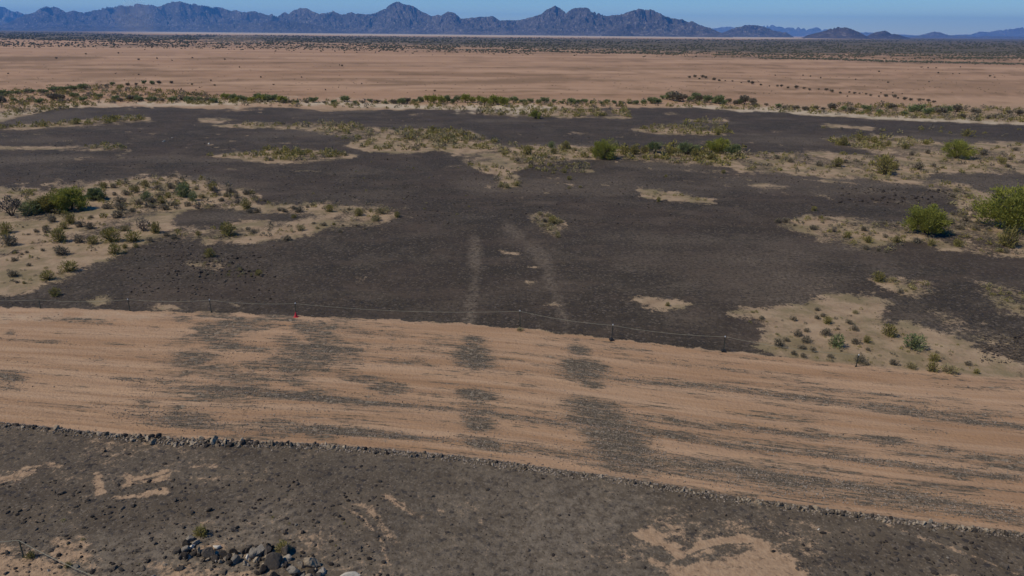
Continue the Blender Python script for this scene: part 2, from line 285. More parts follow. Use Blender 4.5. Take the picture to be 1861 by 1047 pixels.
def ground_material():
    m, nt, bs = mat("desert_ground"); B = NB(nt)
    pos = B.n('ShaderNodeNewGeometry').outputs['Position']
    A = B.attr("soil"); sa = B.n('ShaderNodeSeparateColor'); B.L(A.outputs['Color'], sa.inputs[0])
    C = B.attr("soil_b"); sb = B.n('ShaderNodeSeparateColor'); B.L(C.outputs['Color'], sb.inputs[0])
    Dn = B.attr("soil_c"); sc = B.n('ShaderNodeSeparateColor'); B.L(Dn.outputs['Color'], sc.inputs[0])
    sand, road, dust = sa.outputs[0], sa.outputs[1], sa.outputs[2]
    pale, brown, grav = sb.outputs[0], sb.outputs[1], sb.outputs[2]
    scrub, far, lower = sc.outputs[0], sc.outputs[1], sc.outputs[2]
    rv = B.attr("road_uv").outputs['Vector']
    n_big = B.noise(pos, .06, 5, .6); n_mid = B.noise(pos, .45, 6, .65); n_fin = B.noise(pos, 2.6, 5, .7)
    n_x = B.noise(pos, 9.0, 3, .7)
    # sandy soil
    sandc = B.mix(B.ramp(n_mid, .3, .7), (.255, .172, .10), (.37, .262, .157))
    sandc = B.mix(B.ramp(B.noise(pos, .16, 6, .7), .44, .60, 0, .75), sandc, (.17, .135, .065))
    sandc = B.mix(B.ramp(n_fin, .55, .72, 0, .45), sandc, (.20, .145, .10))
    lowc = B.mix(B.ramp(n_fin, .3, .7), (.28, .180, .104), (.38, .255, .150))
    sandc = B.mix(lower, sandc, lowc)
    roadc = B.mix(B.ramp(B.noise(B.mapv(rv, (.05, .9, 1)), 1.0, 5, .6), .3, .7), (.30, .174, .090), (.42, .270, .157))
    roadc = B.mix(B.ramp(B.noise(B.mapv(rv, (.22, 5, 1)), 1.0, 4, .65), .52, .75, 0, .40), roadc, (.22, .13, .085))
    roadc = B.mix(B.ramp(n_x, .5, .8, 0, .25), roadc, (.43, .295, .195))
    farc = B.mix(B.ramp(B.noise(B.mapv(pos, (.15, 1, 1)), .02, 5, .6), .3, .7), (.325, .190, .104), (.43, .268, .158))
    farc = B.mix(B.ramp(B.noise(B.mapv(pos, (.12, 1, 1)), .09, 5, .7), .56, .75, 0, .4), farc, (.30, .19, .125))
    farc = B.mix(B.ramp(n_mid, .6, .75, 0, .35), farc, (.27, .18, .12))
    c = B.mix(far, sandc, farc)
    c = B.mix(road, c, roadc)
    c = B.mix(B.math('MULTIPLY', pale, B.ramp(n_mid, .3, .5, .2, .85)), c, (.50, .41, .28))
    c = B.mix(B.math('MULTIPLY', brown, 1.0), c, (.18, .11, .055))
    # dark desert pavement
    v1 = B.vor(pos, 5.0); v2 = B.vor(pos, 11.0)
    sv = B.n('ShaderNodeSeparateColor'); B.L(v1.outputs['Color'], sv.inputs[0])
    sv2 = B.n('ShaderNodeSeparateColor'); B.L(v2.outputs['Color'], sv2.inputs[0])
    g = B.mix(sv2.outputs[0], (.026, .0198, .0130), (.056, .0435, .029))
    g = B.mix(B.ramp(sv.outputs[1], .80, .97, 0, .8), g, (.12, .095, .07))
    g = B.mix(B.ramp(sv.outputs[2], .78, .95, 0, .85), g, (.022, .02, .02))
    g = B.mix(B.ramp(n_big, .4, .65, 0, .35), g, (.075, .050, .034))
    g = B.mix(B.ramp(n_fin, .56, .74, 0, .45), g, (.14, .105, .07))
    g = B.mix(B.ramp(B.noise(B.mapv(pos, (.5, 1, 1)), .22, 6, .75), .5, .62, 0, .5), g, (.088, .062, .042))
    g = B.mix(B.ramp(B.noise(pos, 1.3, 5, .75), .54, .64, 0, .55), g, (.020, .016, .013))
    glow = B.mix(B.ramp(n_mid, .35, .7), (.072, .0545, .0365), (.110, .084, .055))
    glow = B.mix(B.ramp(sv2.outputs[1], .80, .98, 0, .6), glow, (.18, .145, .105))
    glow = B.mix(B.ramp(sv.outputs[0], .80, .97, 0, .9), glow, (.03, .026, .024))
    g = B.mix(lower, g, glow)
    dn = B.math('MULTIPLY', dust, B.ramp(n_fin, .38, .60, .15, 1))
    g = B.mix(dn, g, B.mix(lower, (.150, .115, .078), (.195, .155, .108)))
    # sand / pavement boundary, broken up by stones
    t = B.math('ADD', sand, B.math('MULTIPLY', B.math('SUBTRACT', n_mid, .5), 1.1))
    t = B.math('ADD', t, B.math('MULTIPLY', B.math('SUBTRACT', n_fin, .5), 1.7))
    t = B.math('ADD', t, B.math('MULTIPLY', B.math('SUBTRACT', n_x, .5), 1.1))
    base = B.mix(B.ramp(t, .28, .72), g, c)
    # stones dragged over the road in streaks
    st = B.noise(B.mapv(rv, (1.1, 6.5, 1)), 1.0, 4, .75)
    st2 = B.noise(B.mapv(rv, (.12, 2.0, 1)), 1.0, 4, .7)
    q = B.math('ADD', grav, B.math('MULTIPLY', B.math('SUBTRACT', st, .5), 3.0))
    q = B.math('ADD', q, B.math('MULTIPLY', B.math('SUBTRACT', st2, .5), 1.4))
    q = B.math('ADD', q, B.math('MULTIPLY', B.math('SUBTRACT', B.noise(B.mapv(rv, (.45, 2.6, 1)), 1.0, 4, .7), .5), 1.8))
    q = B.ramp(q, .42, .70)
    gc = B.mix(sv2.outputs[0], (.045, .037, .026), (.135, .110, .075))
    gc = B.mix(B.ramp(sv.outputs[1], .85, 1, 0, .9), gc, (.24, .195, .135))
    q0 = B.math('ADD', grav, B.math('MULTIPLY', B.math('SUBTRACT', st2, .5), 1.2))
    base = B.mix(B.math('MULTIPLY', B.ramp(q0, .12, .75), B.math('MULTIPLY', road, .55)), base, (.165, .118, .074))
    base = B.mix(B.math('MULTIPLY', q, B.math('MULTIPLY', road, .92)), base, gc)
    # far scrub belt: bushes and their litter seen edge-on
    sn = B.noise(B.mapv(pos, (.4, 1, 1)), .035, 5, .7)
    base = B.mix(B.math('MULTIPLY', scrub, B.ramp(sn, .3, .6, .7, 1)), base, (.072, .066, .040))
    B.L(base, bs.inputs['Base Color'])
    bp = B.n('ShaderNodeBump'); bp.inputs['Strength'].default_value = .75; bp.inputs['Distance'].default_value = .10
    hh = B.math('ADD', B.math('MULTIPLY', n_fin, .8), B.math('MULTIPLY', n_x, .5))
    hh = B.math('ADD', hh, B.math('MULTIPLY', B.math('MULTIPLY', st, road), .6))
    hh = B.math('SUBTRACT', hh, B.math('MULTIPLY', v1.outputs['Distance'], .35))
    B.L(hh, bp.inputs['Height']); B.L(bp.outputs[0], bs.inputs['Normal'])
    return m

def rock_material(name, c1, c2, island=False):
    m, nt, bs = mat(name); B = NB(nt)
    tc = B.n('ShaderNodeTexCoord').outputs['Object']
    oi = B.n('ShaderNodeObjectInfo').outputs['Random']
    if island: oi = B.n('ShaderNodeNewGeometry').outputs['Random Per Island']
    c = B.mix(oi, c1, c2)
    c = B.mix(B.ramp(B.noise(tc, 3.0, 5, .7), .45, .7, 0, .5), c, tuple(x*.55 for x in c1))
    B.L(c, bs.inputs['Base Color'])
    bp = B.n('ShaderNodeBump'); bp.inputs['Strength'].default_value = .5; bp.inputs['Distance'].default_value = .05
    B.L(B.noise(tc, 5, 5, .7), bp.inputs['Height']); B.L(bp.outputs[0], bs.inputs['Normal'])
    return m
def leaf_material(name, c1, c2, c3, trans=.25):
    m, nt, bs = mat(name); B = NB(nt)
    r = B.n('ShaderNodeNewGeometry').outputs['Random Per Island']
    oi = B.n('ShaderNodeObjectInfo').outputs['Random']
    c = B.mix(r, c1, c2)
    c = B.mix(B.ramp(oi, 0, 1, 0, .6), c, c3)
    B.L(c, bs.inputs['Base Color'])
    tr = B.n('ShaderNodeBsdfTranslucent'); B.L(c, tr.inputs['Color'])
    mx = B.n('ShaderNodeMixShader'); mx.inputs[0].default_value = trans
    B.L(bs.outputs[0], mx.inputs[1]); B.L(tr.outputs[0], mx.inputs[2])
    B.L(mx.outputs[0], nt.nodes['Material Output'].inputs['Surface'])
    return m
def plain_material(name, c, rough=.8):
    m, nt, bs = mat(name); B = NB(nt)
    tc = B.n('ShaderNodeTexCoord').outputs['Object']
    B.L(B.mix(B.noise(tc, 6, 3), tuple(x*.75 for x in c), c), bs.inputs['Base Color'])
    bs.inputs['Roughness'].default_value = rough
    return m
MAT = dict(
 ground=ground_material(),
 dark_rock=rock_material("dark_rock", (.033,.026,.020), (.115,.092,.068)),
 tan_rock=rock_material("tan_rock", (.15,.11,.07), (.42,.33,.22)),
 grey_rock=rock_material("grey_rock", (.16,.135,.10), (.34,.29,.22)),
 pale_rock=rock_material("pale_rock", (.48,.42,.32), (.64,.57,.45)),
 gravel=rock_material("gravel", (.024,.019,.016), (.115,.09,.065), True),
 tan_gravel=rock_material("tan_gravel", (.06,.052,.043), (.34,.27,.20), True),
 green=leaf_material("palo_verde_leaf", (.21,.215,.036), (.40,.375,.078), (.24,.24,.05), .35),
 blue_green=leaf_material("mesquite_leaf", (.15,.175,.065), (.27,.285,.115), (.18,.195,.085), .28),
 olive=leaf_material("creosote_leaf", (.17,.145,.036), (.34,.28,.085), (.20,.165,.055), .25),
 grey=leaf_material("dry_leaf", (.13,.105,.068), (.30,.245,.155), (.17,.14,.09), .18),
 straw=leaf_material("straw_leaf", (.26,.21,.09), (.42,.34,.17), (.24,.20,.09), .25),
 dead=leaf_material("dead_twig", (.07,.06,.05), (.18,.155,.13), (.11,.095,.08), .1),
 bark=plain_material("bark", (.075,.055,.04)),
)

# ------------------------------------------------------------------ mesh helpers
def raw_mesh(name, V, Fc, mats, smooth=False, fm=None):
    """V (n,3), Fc (m,k) all faces with the same number of corners"""
    me = bpy.data.meshes.new(name)
    V = np.asarray(V, np.float32); Fc = np.asarray(Fc, np.int32); m, k = Fc.shape
    me.vertices.add(len(V)); me.vertices.foreach_set('co', V.ravel())
    me.loops.add(m*k); me.loops.foreach_set('vertex_index', Fc.ravel())
    me.polygons.add(m); me.polygons.foreach_set('loop_start', np.arange(0, m*k, k, dtype=np.int32))
    me.polygons.foreach_set('loop_total', np.full(m, k, np.int32))
    for q in mats: me.materials.append(q)
    if fm is not None: me.polygons.foreach_set('material_index', np.asarray(fm, np.int32))
    me.polygons.foreach_set('use_smooth', np.full(m, smooth))
    me.update(calc_edges=True)
    return me
def link(name, data, parent=None, loc=None, **props):
    o = bpy.data.objects.new(name, data); col.objects.link(o)
    if parent is not None: o.parent = parent
    if loc is not None: o.location = loc
    for k, v in props.items(): o[k] = v
    return o
def tube(pts, rad, n=5):
    V = []; Fc = []
    pts = [np.array(p, float) for p in pts]
    for i, p in enumerate(pts):
        d = pts[min(i+1, len(pts)-1)]-pts[max(i-1, 0)]; d /= max(np.linalg.norm(d), 1e-9)
        a = np.cross(d, [0.31, .9, .2]); a /= np.linalg.norm(a); b = np.cross(d, a)
        for k in range(n):
            t = 2*math.pi*k/n; V.append(p+rad[i]*(a*math.cos(t)+b*math.sin(t)))
    for i in range(len(pts)-1):
        for k in range(n):
            Fc.append((i*n+k, i*n+(k+1) % n, (i+1)*n+(k+1) % n, (i+1)*n+k))
    return np.array(V), np.array(Fc)
def merge(parts):
    V = []; Fc = []; o = 0
    for v, f in parts:
        V.append(v); Fc.append(f+o); o += len(v)
    return np.concatenate(V), np.concatenate(Fc)

def ico(sub=1):
    t = (1+5**.5)/2
    V = [np.array(p, float) for p in [(-1,t,0),(1,t,0),(-1,-t,0),(1,-t,0),(0,-1,t),(0,1,t),(0,-1,-t),(0,1,-t),(t,0,-1),(t,0,1),(-t,0,-1),(-t,0,1)]]
    V = [p/np.linalg.norm(p) for p in V]
    Fc = [(0,11,5),(0,5,1),(0,1,7),(0,7,10),(0,10,11),(1,5,9),(5,11,4),(11,10,2),(10,7,6),(7,1,8),(3,9,4),(3,4,2),(3,2,6),(3,6,8),(3,8,9),(4,9,5),(2,4,11),(6,2,10),(8,6,7),(9,8,1)]
    for _ in range(sub):
        c = {}; N = []
        def mid(a, b):
            k = (min(a, b), max(a, b))
            if k not in c:
                p = V[a]+V[b]; V.append(p/np.linalg.norm(p)); c[k] = len(V)-1
            return c[k]
        for a, b, d in Fc:
            x, y, z = mid(a, b), mid(b, d), mid(d, a); N += [(a,x,z),(b,y,x),(d,z,y),(x,y,z)]
        Fc = N
    return np.array(V), np.array(Fc)
ICO0, ICO1, ICO2 = ico(0), ico(1), ico(2)
def rock_verts(seed, base=ICO2, cuts=9):
    r = np.random.default_rng(seed); V = base[0].copy()
    for _ in range(cuts):                       # shave flat facets off a sphere: angular stone
        n = r.normal(size=3); n /= np.linalg.norm(n); d = r.uniform(.42, .80)
        h = V @ n; V -= np.outer(np.maximum(h-d, 0), n)
    V += r.normal(size=V.shape)*.02
    V *= r.uniform([.75, .6, .45], [1.1, .95, .8])
    V[:, 2] -= V[:, 2].min()*.75
    return V

# ------------------------------------------------------------------ ground sheet
def build_ground():
    rs = [.5, 3, 6, 9, 12, 15, 18]
    r = 20.0
    while r < 29500:
        rs.append(r); r += min(max(7.2e-5*r*r, .10), .07*r)
    rs = np.array(rs)
    az = np.concatenate([np.arange(-180, -48, 3.0), np.arange(-48, -38.5, .5), np.arange(-38.5, 38.5, .12), np.arange(38.5, 48, .5), np.arange(48, 180, 3.0)])
    na, nr = len(az), len(rs)
    A, RR = np.meshgrid(np.radians(az), rs)
    x = (RR*np.sin(A)).ravel(); y = (RR*np.cos(A)).ravel()
    u, v, zc = project(x, y); front = y > 12
    u = np.where(front, u, 3000.0); 
    v = np.where(front, v, 900.0)
    z = terrain_z(x, y)
    n1 = fbm(x/7, y/9, 21, 5); n2 = fbm(u/16, v/5, 31, 5); nn = .45*n1+.55*n2; nn = .5+(nn-.5)*1.6
    vt, vb = road_t(u), road_b(u)
    s = (v-vt)/(vb-vt)
    edge = (fbm(u/9, v/3, 41, 4)-.5)
    road = sstep(-.012, .012, s+edge*.035)*(1-sstep(.975, .995, s+edge*.01))*front
    below = (s > .985)
    # far edge of the dark pavement
    DK = np.array([(-900,150),(0,132),(20,127.5),(62,117.5),(100,116.5),(150,115),(235,119),(280,116),(320,117),(355,121),(400,120),(450,118),(500,120),(600,117.5),(700,116),(760,117),(800,121),(830,120),(880,125),(940,128.5),(980,130),(1040,133),(1107,135),(2000,175)], float)
    dk = np.interp(u, DK[:,0], DK[:,1])
    farland = 1-sstep(-1.6, 1.2, v-dk+(n2-.5)*4)
    sand = eval_polys(SAND, u, v, nn)
    hole = eval_polys(DARK_HOLE, u, v, nn)
    sand = sand*(1-hole)
    sand = sand*(1-.5*sstep(.47, .62, fbm(x/5, y/9, 23, 5))*(v < 330))
    outside = (np.abs(u-553) > 640) | (v > 700)
    sand = np.where(outside & front, np.maximum(sand, sstep(.58, .66, fbm(x/30, y/40, 77, 4))*.9), sand)
    # small random pale scrapes in the pavement
    sp = sstep(.70, .78, fbm(x/2.5, y/3.5, 91, 4))*.5*sstep(.45, .65, fbm(x/40, y/40, 95, 3))
    sand = np.maximum(sand, sp)
    sand = np.maximum(sand, farland)
    lower = below.astype(float)
    sand = np.where(below, np.maximum(sand, .04+.24*sstep(.45, .7, fbm(x/9, y/9, 51, 4))*sstep(420, 80, u)), sand)
    sand = np.where(road > .5, 1.0, np.maximum(sand, road))
    dust = eval_polys(TRACKS_AND_PALER, u, v, nn)*.85  # channel shared by the wheel tracks and the broad paler zones
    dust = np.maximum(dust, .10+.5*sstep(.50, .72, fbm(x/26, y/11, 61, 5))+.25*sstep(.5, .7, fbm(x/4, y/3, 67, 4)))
    pale = eval_polys(PALE, u, v, nn, 1.6)
    brown = eval_polys(FARBROWN, u, v, nn, .6)
    pl = sstep(52, 57, v)*sstep(112, 100, v)
    brown = np.maximum(brown, pl*(.55*sstep(.48, .66, fbm(u/130, v/1.4, 63, 4))+.30*sstep(.5, .7, fbm(u/30, v/.8, 64, 3))))
    brown = np.maximum(brown, .35*sstep(.52, .68, fbm(u/60, v/2.0, 66, 4))*sstep(86, 92, v)*sstep(112, 104, v)*sstep(500, 900, u))
    grav = np.zeros_like(u)
    for (uc, vc, ru, rv, st) in RG:
        H = np.interp(uc, RB[:,0], RB[:,1])-np.interp(uc, RT[:,0], RT[:,1])
        s0 = (vc-np.interp(uc, RT[:,0], RT[:,1]))/H
        k = np.nonzero((np.abs(u-uc) < 2*ru) & (np.abs(s-s0)*H < 2*rv))[0]
        d = np.sqrt(((u[k]-uc)/ru)**2+((s[k]-s0)*H/rv)**2)
        grav[k] = np.maximum(grav[k], st*(1-sstep(.25, 1.75, d))*.84)
    bandn = fbm(u/170, s*22, 71, 3)
    grav = np.maximum(grav, (.34+.24*sstep(600, 750, u)*sstep(.2, .5, s))*sstep(.48, .66, bandn)*sstep(.03, .2, s)*sstep(-200, 500, u))
    grav = np.maximum(grav, .40*sstep(.48, .68, fbm(u/60, s*40, 73, 3))*sstep(.4, .65, fbm(u/120, s*3, 74, 3)))
    grav = np.maximum(grav, (.42*np.exp(-((u-232+s*20)/46)**2)+.44*np.exp(-((u-325-s*20)/52)**2)+.28*np.exp(-((u-290)/150)**4))*sstep(.36, .62, fbm(u/38, s*17, 75, 5)))
    grav = np.where((u < 150) & (s > .3), grav*.8, grav)
    far = sstep(128, 104, v)
    # the scrub belt near the horizon
    hz = 31.2+.0085*u
    q = v-hz
    e1 = (fbm(u/60, v/1.2, 81, 4)-.5)*5
    bst = 4.2-3.4*sstep(790, 960, u)-2.0*sstep(150, 60, u)
    belt = sstep(bst, bst+1.2, q+e1*.15)*(1-sstep(9.0+8.5*sstep(200, 900, u), 12.5+9.5*sstep(200, 900, u), q+e1))
    belt = np.maximum(belt, sstep(1.0, 1.6, q)*(1-sstep(3.5, 4.5, q))*sstep(260, 60, u)*.9)
    ub = np.clip((u-100)/1000, 0, 1)
    b2 = np.exp(-((q-(15+6*ub))/(1.3+1.5*ub))**2)*.55*sstep(.35, .6, fbm(u/50, v/1.0, 83, 4))*sstep(80, 300, u)
    line = np.exp(-((v-np.interp(u, [600,828,900,950,1107,1500], [60,63,64,66,69.3,78]))/.75)**2)*sstep(640, 860, u)*.85
    line2 = np.exp(-((v-62.8)/.6)**2)*sstep(1000, 1040, u)*.7
    lf = np.exp(-((v-49.5)/1.3)**2)*sstep(60,120,u)*sstep(330,200,u)*.6
    scrub = np.clip(np.maximum.reduce([belt*.95, b2, line, line2, lf]), 0, 1)
    # pale silt strip right below the mountains
    strip = sstep(.9, 1.6, q)*(1-sstep(3.4, 4.3, q+e1*.1))*sstep(60, 200, u)*(1-sstep(800, 1000, u))*.9
    strip2 = np.exp(-((q-1.9)/.6)**2)*.6*sstep(700, 850, u)*(1-sstep(940,990,u))
    pale = np.maximum(pale, np.maximum(strip, strip2)); scrub = scrub*(1-strip)
    # hand-sized lumps between scrub plants
    V = np.stack([x, y, z], 1)
    i = np.arange(nr-1)[:, None]*na; j = np.arange(na)[None, :]; j2 = (j+1) % na
    Fc = np.stack([(i+j), (i+j2), (i+na+j2), (i+na+j)], -1).reshape(-1, 4)[:, ::-1]
    V = np.concatenate([V, [[0, 0, 0]]]); c = len(V)-1
    me = raw_mesh("ground", V, Fc, [MAT['ground']], True)
    # disc in the middle under the camera
    def put(name, a, b, cc):
        at = me.attributes.new(name, 'FLOAT_COLOR', 'POINT')
        d = np.ones((len(V), 4), np.float32); d[:-1, 0] = a; d[:-1, 1] = b; d[:-1, 2] = cc
        at.data.foreach_set('color', np.clip(d, 0, 1.3).ravel())
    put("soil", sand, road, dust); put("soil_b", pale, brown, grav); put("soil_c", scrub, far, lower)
    # metres along / across the road
    mid = np.interp(u, RT[:,0], (RT[:,1]))
    along = x*.985-y*.17
    at = me.attributes.new("road_uv", 'FLOAT_VECTOR', 'POINT')
    d = np.zeros((len(V), 3), np.float32); d[:-1, 0] = x; d[:-1, 1] = np.clip(s, -2, 3)*21; at.data.foreach_set('vector', d.ravel())
    link("ground", me, kind='structure')
build_ground()
def zat(x, y): return float(terrain_z(np.array([x]), np.array([y]))[0])

# ------------------------------------------------------------------ mountains
def build_range(name, label, pts, D0_, depth, c1, c2, seed, rows=56, step=1.0, amp=1.0, ext=True):
    P = np.array(pts, float)
    if ext == 'left':
        r = np.random.default_rng(seed); X = np.arange(P[0,0]-700, P[0,0]-5, 9.0)
        P = np.concatenate([np.stack([X, 18+r.uniform(-3, 3, len(X))+8*np.sin(X/90)], 1), P])
    us = np.arange(P[0,0], P[-1,0]+step, step)
    vs = np.interp(us, P[:,0], P[:,1])+(fbm(us/3.0, us*0, seed, 3)-.5)*1.6*amp
    d = ray(us, vs); hor = np.hypot(d[0], d[1]); te = d[2]/hor; ax = d[0]/hor; ay = d[1]/hor
    t = np.linspace(0, 1, rows)
    T, _ = np.meshgrid(t, us, indexing='ij')
    D0 = np.interp(us, [-700, 0, 500, 800], [D0_*1.8, D0_*1.75, D0_*1.05, D0_*.9]) if name in ('mountain_range', 'mountain_foothills') else us*0+D0_
    D = D0+T*depth
    x = D*ax; y = D*ay
    cap = np.maximum(CAM_H+D*te, 0)
    tr = .62+.22*(fbm(us/35, us*0+3, seed+5, 3)-.5)*2
    s = np.where(T < tr, T/tr, 1-(T-tr)/(1-tr)*.9)
    s = np.clip(s, 0, 1)
    zr = np.maximum(CAM_H+(D0+tr*depth)*te, 0)
    ws = 80*D0/9000
    rid = 1-np.abs(fbm(x/(ws*3.4), y/(ws*6.5), seed+9, 5)*2-1)*2.2
    rid2 = 1-np.abs(fbm(x/(ws*1.1)+rid, y/(ws*2.2), seed+19, 4)*2-1)*2.2
    prof = s**1.1*(.52+.55*rid)+.42*(rid2-.55)*s*(1-.4*s)
    z = zr*np.clip(prof, 0, 2)
    # lift the ridge row onto the traced skyline and keep everything else under it
    k = np.exp(-((T-tr)/.02)**2)
    z = z*(1-k)+cap*k
    z = np.minimum(z, cap)
    z[0] = -6; z[-1] = -6
    nU = len(us)
    i = np.arange(rows-1)[:, None]*nU; j = np.arange(nU-1)[None, :]
    Fc = np.stack([i+j, i+j+1, i+nU+j+1, i+nU+j], -1).reshape(-1, 4)
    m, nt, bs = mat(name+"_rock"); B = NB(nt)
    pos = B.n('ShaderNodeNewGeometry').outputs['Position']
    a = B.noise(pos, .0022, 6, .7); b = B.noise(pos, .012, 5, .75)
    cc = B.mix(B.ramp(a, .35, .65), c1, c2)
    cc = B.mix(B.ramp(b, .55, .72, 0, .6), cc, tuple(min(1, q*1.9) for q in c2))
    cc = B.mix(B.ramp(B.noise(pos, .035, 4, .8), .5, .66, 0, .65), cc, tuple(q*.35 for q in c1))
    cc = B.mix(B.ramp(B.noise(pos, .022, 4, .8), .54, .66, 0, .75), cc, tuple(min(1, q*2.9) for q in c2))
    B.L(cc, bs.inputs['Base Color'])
    bp = B.n('ShaderNodeBump'); bp.inputs['Strength'].default_value = 1.0; bp.inputs['Distance'].default_value = 45
    B.L(B.noise(pos, .010, 6, .7), bp.inputs['Height']); B.L(bp.outputs[0], bs.inputs['Normal'])
    me = raw_mesh(name, np.stack([x, y, z], -1).reshape(-1, 3), Fc, [m], False)
    return link(name, me, kind='structure')
FARL = [(-60,20),(-30,12),(0,6.5),(5,6),(10,8),(17,11),(25,15),(40,19),(60,24)]
FARR = [(725,33),(740,27),(750,27.3),(760,31),(775,30.5),(785,28),(795,30),(810,29),(828,27),(838,27),(848,30),(862,29),(870,31),(878,28),(890,31),(900,33),(930,35),(940,35),(960,37),(985,37.5),(1000,38),(1030,38),(1050,37),(1058,34.5),(1070,34),(1085,32),(1100,30),(1107,29),(1140,25),(1180,22),(1240,24),(1300,20),(1400,27),(1500,24),(1650,32),(1800,30),(1900,40)]
MAIN = [(-5,28),(0,27),(10,24),(20,19),(28,15),(36,14),(43,9),(50,6),(55,8),(58,6.5),(64,9),(71,13),(80,11),(85,13),(90,14),(100,11),(107,10),(115,7),(122,8),(130,5),(140,6),(148,4),(158,5),(165,5),(172,7),(178,5),(184,1.5),(193,1.5),(200,3),(205,4),(213,4.5),(222,6),(233,7),(245,10),(250,12),(255,11),(262,13),(275,12),(283,14),(290,16),(294,15),(300,18),(304,15),(308,13),(312,15),(318,11),(325,8.5),(332,8.5),(337,12),(345,15),(352,14),(361,11.5),(367,15),(374,15),(380,12.5),(386,15),(393,15),(400,15),(408,13),(415,10),(422,5),(429,1.5),(437,4.5),(444,5.5),(450,9),(457,13),(463,16),(468,18),(472,16),(477,17),(484,12),(491,14),(498,20),(503,20),(510,19),(520,18),(533,17.5),(540,22),(548,22),(555,21.5),(562,22),(568,20),(576,18),(585,15),(592,10),(600,6),(606,9),(612,13),(618,9.5),(624,8.5),(632,7.5),(638,10),(646,14),(655,17),(665,16.5),(673,15),(682,12),(690,9.5),(696,10.5),(705,10),(712,14),(720,17),(728,20),(738,21),(745,24),(748,22.5),(755,26),(762,29),(770,31),(775,33.5),(783,36),(792,39.5)]
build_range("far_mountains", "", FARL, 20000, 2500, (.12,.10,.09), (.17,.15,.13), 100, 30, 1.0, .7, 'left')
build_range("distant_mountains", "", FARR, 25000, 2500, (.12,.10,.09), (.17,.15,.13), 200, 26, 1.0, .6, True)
build_range("mountain_range", "", MAIN, 9000, 2600, (.065,.055,.049), (.13,.108,.092), 300, 70, .7, .9, 'left')
build_range("foothill_ridge", "", [(775,37),(785,34),(795,29.5),(805,27),(815,27),(825,28.5),(835,32),(845,35),(850,35),(858,40)], 10500, 1200, (.06,.05,.045), (.11,.09,.075), 400, 40, .7, .7)
build_range("domed_hill", "", [(866,41),(872,38.5),(880,36),(884,35.5),(890,34),(897,31),(905,29),(912,29),(920,31),(927,34),(935,38),(941,41.5)], 8000, 900, (.055,.045,.04), (.10,.08,.068), 500, 40, .6, .4)
build_range("low_hill", "", [(935,40.5),(940,37),(948,34.5),(957,33),(963,36),(970,37),(976,39),(984,41)], 9000, 900, (.055,.045,.04), (.10,.08,.068), 600, 36, .6, .4)
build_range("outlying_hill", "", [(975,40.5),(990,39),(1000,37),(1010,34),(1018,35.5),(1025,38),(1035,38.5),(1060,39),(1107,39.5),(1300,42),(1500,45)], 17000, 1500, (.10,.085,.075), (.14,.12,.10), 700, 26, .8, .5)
build_range("mountain_foothills", "", [(-300,30),(-100,28),(0,30),(60,29),(90,27),(120,29),(170,28),(230,27),(270,25),(300,22),(320,23),(345,28),(365,33),(380,36)], 8500, 700, (.055,.046,.042), (.10,.085,.075), 800, 36, .8, .9)
build_range("rocky_spur", "", [(650,37),(660,33),(672,27),(680,26),(690,30),(700,34),(712,38.5)], 8600, 600, (.045,.038,.035), (.085,.07,.06), 900, 30, .6, .7)

